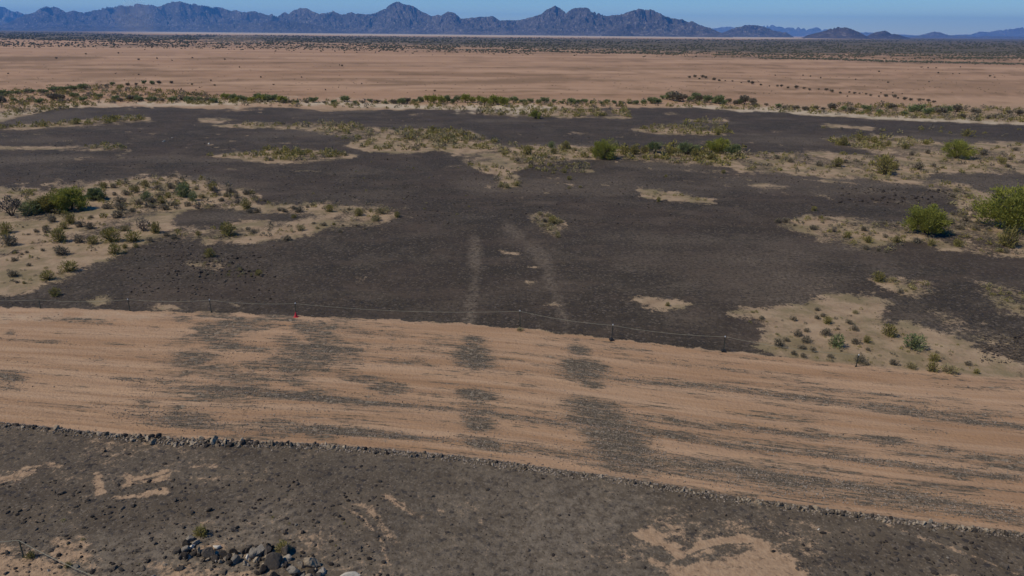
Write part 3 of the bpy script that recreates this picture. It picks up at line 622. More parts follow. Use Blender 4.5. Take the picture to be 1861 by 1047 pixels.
# ------------------------------------------------------------------ plants
def leaf_quads(r, C, N, size, elong=2.2):
    """quads centred on C, long axis near N"""
    n = len(C)
    N = N/np.maximum(np.linalg.norm(N, axis=1, keepdims=True), 1e-6)
    A = N+r.normal(size=(n, 3))*.35; A /= np.linalg.norm(A, axis=1, keepdims=True)
    B_ = np.cross(A, r.normal(size=(n, 3))); B_ /= np.maximum(np.linalg.norm(B_, axis=1, keepdims=True), 1e-6)
    L = size*r.uniform(.6, 1.4, (n, 1)); W = L/elong
    a = C-A*L*.5; b = C+A*L*.5
    V = np.stack([a-B_*W*.4, a+B_*W*.4, b+B_*W*.5, b-B_*W*.5], 1).reshape(-1, 3)
    return V, np.arange(4*n).reshape(-1, 4)
def tree_meshes(seed, leafmat, n_clump=60, per=110, leaf=.05, h=.75, dense=1.0, low=.06):
    """unit crown width 1, height h; palo verde habit: several trunks from the ground, crown to near ground"""
    r = np.random.default_rng(seed)
    parts = []; tips = []
    ntr = r.integers(3, 6)
    for k in range(ntr):
        a = 2*math.pi*(k+r.uniform(-.3, .3))/ntr; lean = r.uniform(.12, .24)
        p0 = np.array([math.cos(a)*.02, math.sin(a)*.02, -.03]); p1 = p0+[math.cos(a)*lean*.5, math.sin(a)*lean*.5, h*.3]
        p2 = p1+[math.cos(a)*lean*.8, math.sin(a)*lean*.8, h*.25]
        parts.append(tube([p0, p1, p2], [.028, .018, .010])); 
        for q in range(5):
            b = a+r.uniform(-1.2, 1.2); L = r.uniform(.15, .28)
            s = p1+(p2-p1)*r.uniform(0, 1); e = s+[math.cos(b)*L, math.sin(b)*L, r.uniform(.02, .22)]
            m_ = (s+e)/2+[0, 0, .03]
            parts.append(tube([s, m_, e], [.010, .006, .003], 4)); tips.append(e)
    TV, TF = merge(parts)
    # crown: clumps spread over an uneven dome
    C = []; N = []
    for k in range(n_clump):
        a = r.uniform(0, 2*math.pi); ph = math.acos(r.uniform(-.75, 1)); rr = r.uniform(.35, 1)**.5
        lob = 1+.18*math.sin(3*a+seed)+.13*math.sin(5*a+2*seed)+r.uniform(-.22, .16)
        c = np.array([math.sin(ph)*math.cos(a)*.42*rr*lob, math.sin(ph)*math.sin(a)*.42*rr*lob, h*.45+math.cos(ph)*h*.47*rr*lob])
        c[2] = max(c[2], low)
        cs = r.uniform(.035, .10)
        p = c+r.normal(size=(int(per*r.uniform(.6, 1.3)), 3))*[cs*.8, cs*.8, cs*.65]
        C.append(p); N.append((p-[0, 0, h*.2])*[1, 1, .6]+[0, 0, .25])
    C = np.concatenate(C); N = np.concatenate(N); C[:, 2] = np.maximum(C[:, 2], .01)
    LV, LF = leaf_quads(r, C, N, leaf, 2.6)
    return raw_mesh("trunk", TV, TF, [MAT['bark']], True), raw_mesh("crown", LV, LF, [leafmat])
def shrub_mesh(seed, mats, n=420, leaf=.09, h=.62, spiky=.5, flat=.0):
    """unit width 1"""
    r = np.random.default_rng(seed)
    parts = []
    for k in range(16):
        a = r.uniform(0, 2*math.pi); e = r.uniform(.5, 1.35)
        d = np.array([math.cos(a)*math.cos(e), math.sin(a)*math.cos(e), math.sin(e)*h*1.6])
        parts.append(tube([d*0, d*.22+[0, 0, .02], d*r.uniform(.38, .5)], [.014, .009, .003], 3))
    TV, TF = merge(parts)
    nl = 7; la = r.uniform(0, 2*math.pi, nl); lr = r.uniform(.06, .24, nl)
    lc = np.stack([np.cos(la)*lr, np.sin(la)*lr, r.uniform(.25, .5, nl)*h], 1)
    idx = r.integers(0, nl, n)
    dirs = r.normal(size=(n, 3)); dirs /= np.linalg.norm(dirs, axis=1, keepdims=True)
    rad = r.uniform(.35, 1, (n, 1))**.5
    C = lc[idx]+dirs*rad*np.array([.25, .25, h*.5])
    C[:, 2] = np.abs(C[:, 2])*.95+.01
    N = C*[1, 1, .7]+[0, 0, .12]+dirs*.2
    LV, LF = leaf_quads(r, C, N, leaf, 2.0+3*spiky)
    V, Fc = merge([(TV, TF), (LV, LF)])
    return raw_mesh("shrub", V, Fc, mats, False, [1]*len(TF)+[0]*len(LF))
SHRUB = {k: [shrub_mesh(1000+97*i+s, [MAT[m_], MAT['bark']], n, lf, h, sp) for s in range(4)]
         for i, (k, m_, n, lf, h, sp) in enumerate([('olive', 'olive', 520, .10, .72, .8), ('grey', 'grey', 520, .085, .55, .5), ('straw', 'straw', 420, .10, .5, .9), ('dead', 'dead', 240, .12, .75, 1.2), ('green', 'blue_green', 560, .09, .7, .5)])}
HEIGHT = {'olive': .72, 'grey': .55, 'straw': .5, 'dead': .75, 'green': .7}
# big trees -----------------------------------------------------------
TREES = [ # u, v base, width px, height px, material, clumps, label
 (652,171,32,21,'green',60,"round yellow-green tree with dark trunk, leftmost of the row on the sandy strip"),
 (707,165,20,13,'blue_green',34,"small blue-green tree, second from the left in the row on the sandy strip"),
 (742,167,24,15,'blue_green',40,"rounded blue-green tree with olive bushes at its foot, middle of the row"),
 (775,165,32,16,'green',50,"broad bright green tree near the right end of the row on the sandy strip"),
 (793,167,20,11,'blue_green',34,"low darker green tree at the far right end of the row"),
 (1034,171,34,22,'green',60,"bushy yellow-green palo verde on pale sand behind the big right-hand tree"),
 (1000,252,44,32,'green',95,"dome-shaped bright green bush-like tree at the edge of the black gravel on the right"),
 (1094,248,70,50,'green',130,"largest green tree, cut off by the right edge of the photo"),
 (76,227,36,25,'green',70,"bright green tree standing in the sandy scrub at the left"),
 (52,228,30,18,'olive',60,"olive-green spreading tree touching the left side of the bright green tree"),
 (104,216,20,12,'blue_green',40,"small grey-green tree just right of the bright green tree at the left"),
 (13,233,30,24,'dead',40,"bare dark leafless tree near the left edge of the photo"),
 (579,128,13,9,'green',30,"lone small green tree at the far edge of the black gravel"),
]
for i, (u, v, wpx, hpx, m_, nc, lab) in enumerate(TREES):
    x, y = gpt(u, v); k = ppm(x, y); W = wpx/k
    elev = math.atan2(CAM_H, math.hypot(x, y))
    Hm = hpx/k/math.cos(elev)*.95
    tr_, cr_ = tree_meshes(50+i, MAT[m_], nc, 26 if m_ == 'dead' else 150, max(.026, .17/W), Hm/W*.98)
    kind = "bare_tree" if m_ == 'dead' else "palo_verde_tree" if m_ == 'green' else "desert_tree"
    o = link(kind, None, loc=(x, y, zat(x, y)), label=lab, category="tree"); o.scale = (W, W, W); o.rotation_euler.z = 0
    if 1 <= i <= 4: o['group'] = "trees in the row on the sandy strip"
    link("trunk", tr_, o); link("crown", cr_, o)

# individual shrubs ---------------------------------------------------
SH = {  # region key: (where, [(u, v_base, width px, kind), ...])
 'L': ("in the left sandy scrub", [(33,232,26,'green'),(42,230,13,'straw'),(7,252,20,'olive'),(8,259,13,'olive'),(65,262,25,'olive'),(86,262,15,'grey'),(100,264,17,'olive'),(120,262,26,'olive'),(143,262,23,'olive'),(168,252,19,'olive'),(155,250,22,'dead'),(135,250,15,'straw'),(124,275,19,'olive'),(136,269,9,'olive'),(147,268,8,'olive'),(68,276,21,'grey'),(52,303,19,'olive'),(75,294,23,'olive'),(16,299,15,'grey'),(10,265,23,'grey'),(17,274,9,'grey'),(29,274,6,'grey'),(47,272,7,'grey'),(24,276,5,'grey'),(17,282,9,'grey'),(32,288,7,'grey'),(19,306,6,'grey'),(26,307,6,'olive'),(76,241,21,'olive'),(58,240,14,'grey'),(50,247,9,'grey'),(50,251,11,'grey'),(98,247,15,'grey'),(88,245,13,'grey'),(70,247,13,'olive'),(40,251,9,'grey'),(98,236,8,'grey'),(130,235,19,'grey'),(31,254,5,'grey'),(25,246,4,'grey'),(190,259,12,'grey'),(180,256,9,'grey'),(247,255,24,'olive'),(215,255,10,'olive'),(268,249,7,'grey'),(228,278,17,'olive'),(115,254,14,'straw'),(162,262,10,'grey'),(60,320,16,'olive')]),
 'LU': ("on the shrubby rise at the left", [(113,203,12,'olive'),(123,203,10,'grey'),(143,203,8,'grey'),(148,208,11,'olive'),(158,203,13,'olive'),(158,217,17,'green'),(163,220,14,'grey'),(175,220,13,'olive'),(197,213,23,'green'),(208,217,15,'green'),(230,206,13,'olive'),(234,211,14,'dead'),(250,208,13,'grey'),(266,210,13,'grey'),(125,211,9,'grey'),(136,211,10,'grey'),(130,221,17,'grey'),(116,226,13,'grey'),(132,227,15,'grey'),(143,229,9,'grey'),(150,221,13,'grey'),(165,225,9,'grey'),(178,227,12,'grey'),(215,226,12,'dead'),(225,224,9,'grey'),(240,218,10,'grey'),(258,221,12,'dead'),(268,226,17,'olive'),(270,231,10,'grey'),(185,204,12,'grey'),(200,203,12,'olive'),(212,205,10,'straw'),(172,205,10,'grey'),(190,222,10,'straw'),(220,214,12,'straw'),(245,213,9,'straw'),(256,214,9,'grey'),(203,223,9,'grey'),(170,213,10,'grey'),(182,214,10,'olive')]),
 'LS': ("on the thin sand strip left of centre", [(279,230,10,'grey'),(286,218,5,'grey'),(302,228,7,'grey'),(308,229,9,'grey'),(318,226,7,'grey'),(324,229,14,'grey'),(333,224,6,'grey'),(338,222,6,'grey'),(356,229,13,'olive'),(377,227,6,'grey'),(388,233,15,'olive'),(400,228,7,'straw'),(413,231,19,'straw'),(408,239,16,'straw'),(430,235,10,'olive'),(318,236,8,'olive'),(361,244,5,'olive'),(325,250,13,'straw'),(339,243,6,'grey'),(350,245,9,'grey'),(344,248,7,'straw'),(371,245,5,'grey'),(386,245,5,'grey'),(395,248,5,'grey'),(368,252,7,'grey'),(310,261,14,'grey'),(275,253,9,'grey'),(280,298,11,'olive')]),
 'R': ("in the sand around the right-hand trees", [(902,251,9,'dead'),(915,257,13,'olive'),(938,262,13,'olive'),(850,240,12,'grey'),(841,240,10,'grey'),(859,244,6,'grey'),(862,239,5,'grey'),(878,248,10,'grey'),(887,236,8,'grey'),(935,250,11,'grey'),(957,257,9,'grey'),(969,262,13,'olive'),(992,262,13,'grey'),(1007,265,11,'olive'),(1023,262,6,'grey'),(1035,265,15,'olive'),(936,269,10,'grey'),(949,271,9,'grey'),(958,273,6,'grey'),(1026,241,15,'grey'),(1030,232,9,'grey'),(1040,232,9,'grey'),(1037,247,13,'grey'),(1045,239,13,'grey'),(1052,235,11,'grey'),(1055,248,13,'grey'),(1068,248,10,'grey'),(1090,266,32,'olive'),(1079,266,8,'grey'),(1087,273,11,'grey'),(1069,274,6,'grey'),(1046,214,12,'straw'),(1034,207,10,'straw'),(1055,222,10,'straw'),(1030,213,9,'grey'),(1064,226,8,'straw'),(880,228,8,'olive')]),
 'F': ("on the sandy patch beside the rope fence", [(813,338,6,'straw'),(824,345,10,'grey'),(857,345,11,'grey'),(884,335,8,'grey'),(891,342,10,'grey'),(895,349,13,'olive'),(884,344,9,'grey'),(917,349,11,'grey'),(926,338,10,'straw'),(924,357,12,'grey'),(862,363,14,'grey'),(872,358,10,'grey'),(871,370,16,'grey'),(892,362,17,'grey'),(903,374,24,'green'),(925,371,13,'grey'),(937,370,13,'olive'),(850,369,9,'grey'),(843,376,17,'grey'),(867,378,13,'grey'),(878,380,11,'grey'),(858,384,10,'grey'),(869,387,11,'grey'),(898,387,10,'grey'),(939,379,9,'grey'),(909,380,5,'grey'),(929,391,18,'grey'),(936,395,9,'grey'),(967,394,13,'grey'),(961,362,21,'olive'),(988,376,29,'green'),(1010,389,15,'olive'),(1025,403,22,'straw'),(1008,401,18,'olive'),(985,398,15,'straw'),(1047,393,10,'grey'),(1056,402,9,'olive'),(906,356,6,'grey'),(840,362,6,'straw')]),
 'G': ("on the lone patch of sand in the black gravel", [(950,304,18,'olive'),(966,304,11,'straw'),(973,317,11,'grey'),(1090,318,8,'straw'),(1104,335,8,'grey')]),
 'C': ("in the centre of the black gravel", [(584,232,9,'straw'),(593,234,8,'straw'),(598,242,14,'olive'),(606,241,8,'straw'),(590,240,9,'grey'),(603,256,9,'straw'),(548,203,12,'straw'),(559,201,9,'olive'),(541,202,9,'straw'),(615,203,7,'straw'),(627,202,7,'straw'),(722,332,7,'olive'),(712,218,8,'olive'),(615,194,8,'olive'),(720,191,5,'olive'),(782,187,8,'olive')]),
 'M': ("in the middle row of trees", [(675,167,15,'olive'),(686,167,16,'olive'),(697,166,14,'olive'),(724,168,14,'olive'),(731,168,12,'olive'),(752,170,15,'olive'),(761,168,13,'olive'),(769,173,13,'olive'),(798,169,11,'grey'),(596,160,11,'green'),(612,161,13,'olive'),(570,167,15,'olive'),(598,166,12,'olive'),(575,179,11,'grey'),(610,187,7,'olive'),(776,146,10,'olive'),(640,165,9,'olive'),(622,163,10,'straw'),(544,166,9,'straw'),(560,174,9,'grey')]),
 'RB': ("on the wide sand flat at the right", [(955,188,32,'olive'),(965,183,15,'olive'),(993,183,17,'grey'),(905,180,17,'olive'),(884,179,12,'grey'),(914,176,9,'grey'),(978,161,11,'olive'),(1002,166,10,'grey'),(986,168,8,'grey'),(1063,168,15,'grey'),(1083,177,11,'olive'),(1091,173,9,'grey'),(1098,163,9,'grey'),(1090,181,9,'grey'),(1009,180,8,'grey'),(855,175,10,'grey'),(840,172,9,'grey'),(912,157,14,'olive'),(930,153,12,'olive'),(945,154,10,'olive'),(960,158,10,'olive'),(1045,147,14,'olive')]),
 'B': ("by the rock pile at the bottom left", [(219,580,22,'olive'),(306,597,20,'olive'),(34,603,14,'olive'),(74,612,10,'olive'),(148,598,7,'dead'),(252,576,10,'dead')]),
}
CWORD = {'olive': 'olive-yellow', 'grey': 'grey-brown', 'straw': 'straw-coloured', 'dead': 'dark leafless', 'green': 'grey-green'}
KNAME = {'olive': 'creosote_bush', 'grey': 'dry_shrub', 'straw': 'grass_clump', 'dead': 'bare_shrub', 'green': 'green_shrub'}
KCAT = {'olive': 'bush', 'grey': 'shrub', 'straw': 'grass clump', 'dead': 'dead shrub', 'green': 'bush'}
ORD = ['first', 'second', 'third', 'fourth', 'fifth', 'sixth', 'seventh', 'eighth', 'ninth', 'tenth', 'eleventh', 'twelfth', 'thirteenth', 'fourteenth', 'fifteenth']
def size_word(px): return 'large' if px >= 19 else 'medium' if px >= 12 else 'small' if px >= 9 else 'tiny'
NSH = 0
def place_shrub(u, v, wpx, kind, lab, grp, seedk):
    x, y = gpt(u, v); W = wpx/ppm(x, y)
    o = link(KNAME[kind], SHRUB[kind][seedk % 4], loc=(x, y, zat(x, y)-.02), label=lab, category=KCAT[kind])
    if grp: o['group'] = grp
    q = random.uniform(.85, 1.1)
    o.scale = (W*1.02, W*random.uniform(.85, 1.1), W*q); o.rotation_euler.z = random.uniform(0, 6.28)
used_pts = []
for key, (where, items) in SH.items():
    buckets = {}
    for it in items: buckets.setdefault((size_word(it[2]), it[3]), []).append(it)
    for (sw, kd), L_ in buckets.items():
        L_.sort(key=lambda q: q[0])
        base = f"{sw} {CWORD[kd]} {KCAT[kd]}" if kd != 'dead' else f"{sw} dark leafless shrub"
        grp = f"{CWORD[kd]} {KCAT[kd]}s {where}" if len(L_) > 1 else None
        for i, it in enumerate(L_):
            if len(L_) == 1: lab = f"{base} {where}"
            elif i == 0: lab = f"leftmost {base} {where}"
            elif i == len(L_)-1: lab = f"rightmost {base} {where}"
            else: lab = f"{ORD[i]} {base} from left {where}" if i < (len(L_)+1)//2 else f"{ORD[len(L_)-1-i]} {base} from right {where}"
            place_shrub(*it, lab, grp, NSH); NSH += 1
            used_pts.append(it[:2])
print("hand shrubs", NSH)

# low scattered plants nobody could count (filling the sand patches) ------
def scatter_in(poly, n, r):
    P = np.array(poly); out = []
    while len(out) < n:
        u = r.uniform(P[:,0].min(), P[:,0].max(), 4*n); v = r.uniform(P[:,1].min(), P[:,1].max(), 4*n)
        k = inside(u, v, P); out += list(zip(u[k], v[k]))
    return out[:n]
def soup(name, items, mats, seed, label, n_leaf=46, leaf=.16, h=.6):
    """items: (x, y, width m, material index); one object of small leafy clumps"""
    r = np.random.default_rng(seed); it = np.array(items); n = len(it)
    dirs = r.normal(size=(n, n_leaf, 3)); dirs /= np.linalg.norm(dirs, axis=2, keepdims=True)
    dirs[..., 2] = np.abs(dirs[..., 2])
    C = dirs*(r.uniform(.25, 1, (n, n_leaf, 1))**.6)*[.5, .5, h]*it[:, None, 2:3]
    C[..., 0] += r.normal(size=(n, 1))*.0; 
    N = dirs+[0, 0, .3]
    zz = terrain_z(it[:, 0], it[:, 1])
    sz = np.repeat(it[:, 2]*leaf, n_leaf)[:, None]
    Cw = C+np.stack([it[:, 0], it[:, 1], zz], 1)[:, None, :]
    V, Fc = leaf_quads(r, Cw.reshape(-1, 3), N.reshape(-1, 3), sz, 1.9)
    me = raw_mesh(name, V, Fc, mats, False, np.repeat(it[:, 3].astype(int), n_leaf))
    return link(name, me, kind='stuff', label=label, category="undergrowth")
r = np.random.default_rng(5)
LOW = []
def fill(poly, n, wmin, wmax, weights=(.25, .5, .25)):
    n = int(n*1.05)
    for u, v in scatter_in(poly, n, r):
        x, y = gpt(u, v); W = (wmin+(wmax-wmin)*r.random()**1.6)*1.1/ppm(x, y)
        LOW.append((x, y, W, r.choice(3, p=weights)))
fill([(105,196),(190,190),(225,195),(262,204),(282,214),(284,222),(220,226),(180,228),(130,232),(110,225),(100,210)], 210, 3, 9)
fill([(0,208),(60,203),(100,205),(100,225),(120,240),(60,236),(0,236)], 60, 4, 10, (.5, .4, .1))
fill([(0,238),(90,236),(150,255),(200,252),(180,262),(120,283),(60,300),(0,318)], 90, 2, 6, (.2, .6, .2))
fill([(170,250),(260,246),(340,243),(400,238),(440,226),(400,220),(340,218),(290,220),(300,228),(400,232),(340,250),(270,262),(200,259)], 110, 2.5, 7, (.25, .45, .3))
fill([(0,138),(110,129),(140,126),(162,129),(110,134),(0,140)], 70, 4, 10, (.6, .1, .3))
fill([(80,158),(120,156),(136,160),(130,163),(90,161)], 16, 4, 8, (.6, .1, .3))
fill([(232,136),(260,134),(330,133),(380,133),(430,139),(505,142),(530,153),(600,158),(640,161),(640,171),(600,176),(560,178),(540,165),(500,161),(440,164),(395,162),(370,150),(330,140),(260,138)], 420, 3, 9, (.45, .15, .4))
fill([(430,141),(500,141),(515,150),(490,156),(440,152)], 90, 5, 10, (.5, .05, .45))
fill([(225,168),(270,164),(300,161),(345,163),(380,168),(345,173),(300,175),(260,171)], 110, 4, 10, (.65, .1, .25))
fill([(500,176),(517,184),(532,192),(540,202),(566,202),(556,188),(575,180),(640,174),(640,186),(600,188)], 90, 3, 8, (.35, .35, .3))
fill([(640,158),(800,158),(810,168),(800,180),(700,175),(640,172)], 170, 4, 12, (.75, .1, .15))
fill([(800,165),(960,167),(1040,166),(1107,155),(1107,187),(1010,187),(1000,195),(960,196),(880,190),(800,184)], 380, 2, 7, (.4, .4, .2))
fill([(895,150),(930,147),(980,150),(1010,155),(960,164),(905,157)], 90, 4, 10, (.6, .1, .3))
fill([(1000,196),(1040,200),(1107,222),(1107,275),(1060,272),(1000,262),(1035,230)], 190, 2.5, 8, (.25, .55, .2))
fill([(840,240),(870,233),(910,236),(980,242),(1000,262),(960,272),(900,260)], 120, 2.5, 7, (.3, .4, .3))
fill([(795,340),(850,331),(900,320),(950,328),(955,350),(1040,370),(1107,395),(1040,404),(880,391),(820,385),(830,360)], 150, 1.5, 5, (.25, .45, .3))
fill([(690,138),(740,132),(785,130),(790,145),(740,146),(700,143)], 80, 4, 9, (.6, .1, .3))
fill([(495,121),(600,118),(680,118),(680,127),(560,127)], 110, 4, 9, (.7, .1, .2))
fill([(572,232),(595,231),(608,242),(603,256),(585,246)], 22, 4, 8, (.3, .1, .6))
fill([(695,207),(735,211),(772,217),(740,219),(700,213)], 16, 2, 6, (.3, .2, .5))
fill([(945,302),(1000,306),(1008,318),(960,315)], 25, 3, 8, (.3, .3, .4))
fill([(1055,305),(1107,318),(1107,340),(1080,330)], 30, 3, 7, (.3, .3, .4))
fill([(0,100),(120,92),(200,100),(330,112),(120,112),(0,128)], 520, 3, 8, (.55, .3, .15))
fill([(200,106),(330,108),(500,112),(700,110),(900,118),(1107,128),(1107,133),(900,124),(700,115),(500,119),(330,116),(200,113)], 420, 3, 8, (.55, .3, .15))
fill([(900,112),(1107,118),(1107,133),(950,127)], 260, 3, 8, (.4, .5, .1))
fill([(200,510),(60,560),(0,580),(0,628),(420,628),(420,560)], 50, 1.5, 5, (.3, .6, .1))
fill([(860,135),(1107,140),(1107,150),(880,145)], 25, 3, 6, (.5, .4, .1))
fill([(200,280),(250,280),(280,300),(220,300)], 30, 2, 6, (.4, .5, .1))
fill([(380,172),(500,178),(520,240),(420,222),(300,212)], 26, 2, 4, (.5, .4, .1))
soup("low_scrub", LOW, [MAT['olive'], MAT['grey'], MAT['straw']], 9, "low dry scrub and grass tufts covering the sandy patches")

# tree line and wash bushes beyond the black gravel ---------------------
def far_tree_mesh(seed, m_):
    r = np.random.default_rng(seed); C = []; 
    for k in range(16):
        a = r.uniform(0, 6.28); q = r.uniform(.1, .34); c = np.array([math.cos(a)*q, math.sin(a)*q, r.uniform(.18, .48)])
        C.append(c+r.normal(size=(46, 3))*[.09, .09, .08])
    C = np.concatenate(C); C[:, 2] = np.abs(C[:, 2]); d = C-[0, 0, .2]
    LV, LF = leaf_quads(r, C, d+[0, 0, .1], .085, 1.8)
    TV, TF = merge([tube([(0, 0, -.02), (math.cos(a)*.1, math.sin(a)*.1, .2), (math.cos(a)*.22, math.sin(a)*.22, .4)], [.025, .015, .006], 4) for a in (0.3, 2.2, 4.4)])
    V, Fc = merge([(TV, TF), (LV, LF)])
    return raw_mesh("mesquite", V, Fc, [m_, MAT['bark']], False, [1]*len(TF)+[0]*len(LF))
FT = {'g': [far_tree_mesh(3000+i, MAT['green']) for i in range(3)], 'b': [far_tree_mesh(3100+i, MAT['blue_green']) for i in range(4)], 'o': [far_tree_mesh(3200+i, MAT['grey']) for i in range(3)]}
def far_tree(name, cat, u, v, wpx, hp, k, lab, grp):
    x, y = gpt(u, v); p = ppm(x, y); W = wpx/p
    o = link(name, random.choice(FT[k]), loc=(x, y, 0), label=lab, category=cat, group=grp)
    o.scale = (W, W, hp/p*1.55); o.rotation_euler.z = random.uniform(0, 6.28)
rr = random.Random(3)
def row(u0, u1, v0, v1, step, wpx, hp, ks, lab, grp, name="mesquite_tree", cat="tree", jit=1.2):
    u = u0
    while u < u1:
        v = v0+(v1-v0)*(u-u0)/(u1-u0)+rr.uniform(-jit, jit)
        s = rr.uniform(.5, 1.35)
        far_tree(name, cat, u, v, wpx*s, hp*s, rr.choice(ks), lab, grp); u += step*rr.uniform(.7, 1.9)
T1 = "trees of the far tree line"
row(244,312,108,110.5,5,11,6.5,'ggb',"bright green mesquite in the left green clump of the far tree line",T1)
row(455,545,110,113.5,4.5,11,8,'ggb',"green mesquite in the tallest green clump of the far tree line",T1)
row(130,244,109,110,8,10,4.5,'bbo',"dull green mesquite left of the bright clump in the far tree line",T1)
row(314,455,111,111.5,7,10,5,'bbo',"dull green mesquite between the two bright clumps of the far tree line",T1)
row(545,640,111.5,111.5,6,10,5,'b',"dark green mesquite left of centre in the far tree line",T1,jit=.8)
row(640,715,112,112.5,5.5,10,5.5,'b',"dark green mesquite in the middle of the far tree line",T1,jit=.8)
row(716,815,108,114,4.5,11,7.5,'bbo',"grey-green mesquite in the right clump of the far tree line",T1)
row(816,935,115,122,7,10,5,'bo',"small olive mesquite right of the far tree line's right clump",T1,jit=1.8)
row(936,1107,119,128,8,11,6,'boo',"olive-brown mesquite at the right end of the far tree line",T1,jit=4)
row(0,92,103.5,96,5,11,5,'bb',"green mesquite in the slanting row at the far left",T1,jit=.8)
row(96,200,95,88.5,10,6,4,'bo',"small dark mesquite in the thin right half of the slanting far left row",T1,jit=1)
row(0,90,113,107,9,12,6,'bbo',"grey-green mesquite scattered below the slanting far left row",T1,jit=3)
row(90,240,108,112,14,12,6,'bbo',"grey-green mesquite on the pale flat left of the bright clump",T1,jit=3)
W1 = "bushes along the dry wash on the far plain"
row(756,1010,85,111,5.2,4.4,2.7,'o',"dark little bush in the long slanting row on the far plain",W1,"wash_bush","bush",1.1)
row(745,768,84,85,5,7,4.5,'o',"dark bush at the left tip of the slanting row on the far plain",W1,"wash_bush","bush",.8)
# solitary dots on the far plain
P1 = [(9,80),(61,63.5),(93,59),(128,58),(150,65),(170,64),(186,66),(208,63),(243,65),(259,73.5),(326,84),(282,84),(296,92),(367,71),(391,91),(352,98),(370,72),(470,99),(838,82),(868,82),(876,83),(887,85),(925,86.5),(960,90),(1004,89),(996,73),(1003,74),(1012,74),(1038,73),(950,78),(1070,83),(1075,84),(1037,80),(952,101),(965,101),(975,102),(916,105),(212,98),(1030,80.5),(1014,79.5),(208,92),(216,95),(232,93),(228,88),(150,81),(125,80)]
for (u, v) in P1:
    far_tree("plain_bush", "bush", u, v, rr.uniform(1.5, 3.0), rr.uniform(1.1, 2.1), 'o', "small lone dark bush dotted on the open far plain", "lone bushes on the far plain")
# the belt of scrub below the mountains
def far_scrub():
    r = np.random.default_rng(77); n = 24000
    u = r.uniform(-250, 1357, n); hz = 31.2+.0085*u
    t = np.clip((u-200)/700, 0, 1)
    q = 4.4-3.2*np.clip((u-790)/170, 0, 1)-1.5*np.clip((150-u)/90, 0, 1)+r.uniform(0, 1, n)**.9*(9.5+11*t)
    k2 = r.random(n) < .22
    q = np.where(k2, np.abs(r.normal(16.5+5.5*t, 1.8)), q); 
    v = hz+q
    ok = fbm(u/28, v/.9, 5, 3) > .42
    u, v = u[ok], v[ok]
    m = 5200; ul = np.concatenate([r.uniform(820, 1300, 1300), r.uniform(1020, 1107, 150)]); vl = np.concatenate([np.interp(ul[:1300], [600,828,900,950,1107,1500], [60,63,64,66,69.3,78]), np.full(150, 62.8)])+r.normal(size=1450)*.45
    us = r.uniform(-100, 1200, 700); vs = r.uniform(56, 102, 700)
    u = np.concatenate([u, ul, us]); v = np.concatenate([v, vl, vs])
    x, y = ground(u, v); n = len(x)
    zc = F_ @ np.stack([x, y, x*0-CAM_H])
    W = np.clip(r.uniform(.9, 2.0, n)/FPX*zc, 1.0, 6); W[-700:] = np.minimum(W[-700:]*.4, 2)
    V0, F0 = ICO0
    D = V0[None]*(1+.35*r.uniform(-1, 1, (n, len(V0), 1)))*np.stack([W*.6, W*.6, W*.33], 1)[:, None, :]
    D[..., 2] += (W*.22)[:, None]
    V = D+np.stack([x, y, x*0], 1)[:, None, :]
    Fc = F0[None]+(np.arange(n)*len(V0))[:, None, None]
    link("distant_scrub", raw_mesh("distant_scrub", V.reshape(-1, 3), Fc.reshape(-1, 3), [MAT['far_scrub']], True), kind='stuff', label="belt of low scrub below the mountains", category="scrub")
MAT['far_scrub'] = leaf_material("far_scrub", (.06,.06,.034), (.12,.11,.065), (.09,.085,.05), 0.05)
far_scrub()

# ------------------------------------------------------------------ stones
RK = {k: [raw_mesh("rock", rock_verts(400+i+37*j, ICO2, 10), ICO2[1], [MAT[k]], False) for i in range(6)] for j, k in enumerate(('dark_rock', 'tan_rock', 'grey_rock', 'pale_rock'))}
def rock(name, u, v, wpx, hr, k, lab, grp=None, lift=0.0, asp=None):
    x, y = gpt(u, v); W = wpx/ppm(x, y)/2
    o = link(name, random.choice(RK[k]), loc=(x, y, zat(x, y)+lift-.28*W), label=lab, category="rock")
    if grp: o['group'] = grp
    a = asp or random.uniform(.55, 1.1)
    o.scale = (W*1.05, W*a*1.1, W*hr*1.3); o.rotation_euler = (random.uniform(-.5, .5), random.uniform(-.5, .5), random.uniform(0, 6.28))
    return o
# row of stones along the lower edge of the road
cand = []
u = -2.0
def dens(u): return np.interp(u, [0,60,110,150,260,300,350,420,560,700,780,900,1107], [1.0,1.2,1.4,3.6,3.4,2.4,1.9,1.8,1.6,1.7,2.4,2.8,2.8])
def ssz(u): return np.interp(u, [0,60,110,150,260,350,420,560,700,780,900,1107], [3.8,5.2,4.5,6,6,4.6,3.8,3.4,3.6,4.0,4.8,5.2])
while u < 1112:
    spread = np.interp(u, [0,120,160,260,300,1107], [1.2,1.5,4.2,3.8,1.7,1.7])
    cand.append((u+rr.uniform(-1, 1), float(road_b(u))+rr.uniform(-1, 1)*spread*.8+.5, float(ssz(u))*rr.choice([.45,.6,.8,1.0,1.35])))
    u += 3.2/dens(u)*(.5+1.5*rr.random())
cand.sort(key=lambda c: -c[2]); 
big = [(62,467,9),(165,480,10),(178,481,9),(208,481,9),(243,480,9),(352,482,7),(569,507,6),(759,533,8),(697,522,7),(1006,567,7),(1036,573,8),(1090,579,9)]
for (u, v, s) in big:
    rock("border_stone", u, v, s, .9, 'tan_rock', "larger pale stone standing out in the row along the near road edge", "largest stones in the road-edge row")
for (u, v, s) in cand[:285]:
    rock("border_stone", u, v, s, .95, rr.choice(['tan_rock','tan_rock','dark_rock']), "stone in the long row along the near edge of the dirt road", "stones in the road-edge row")
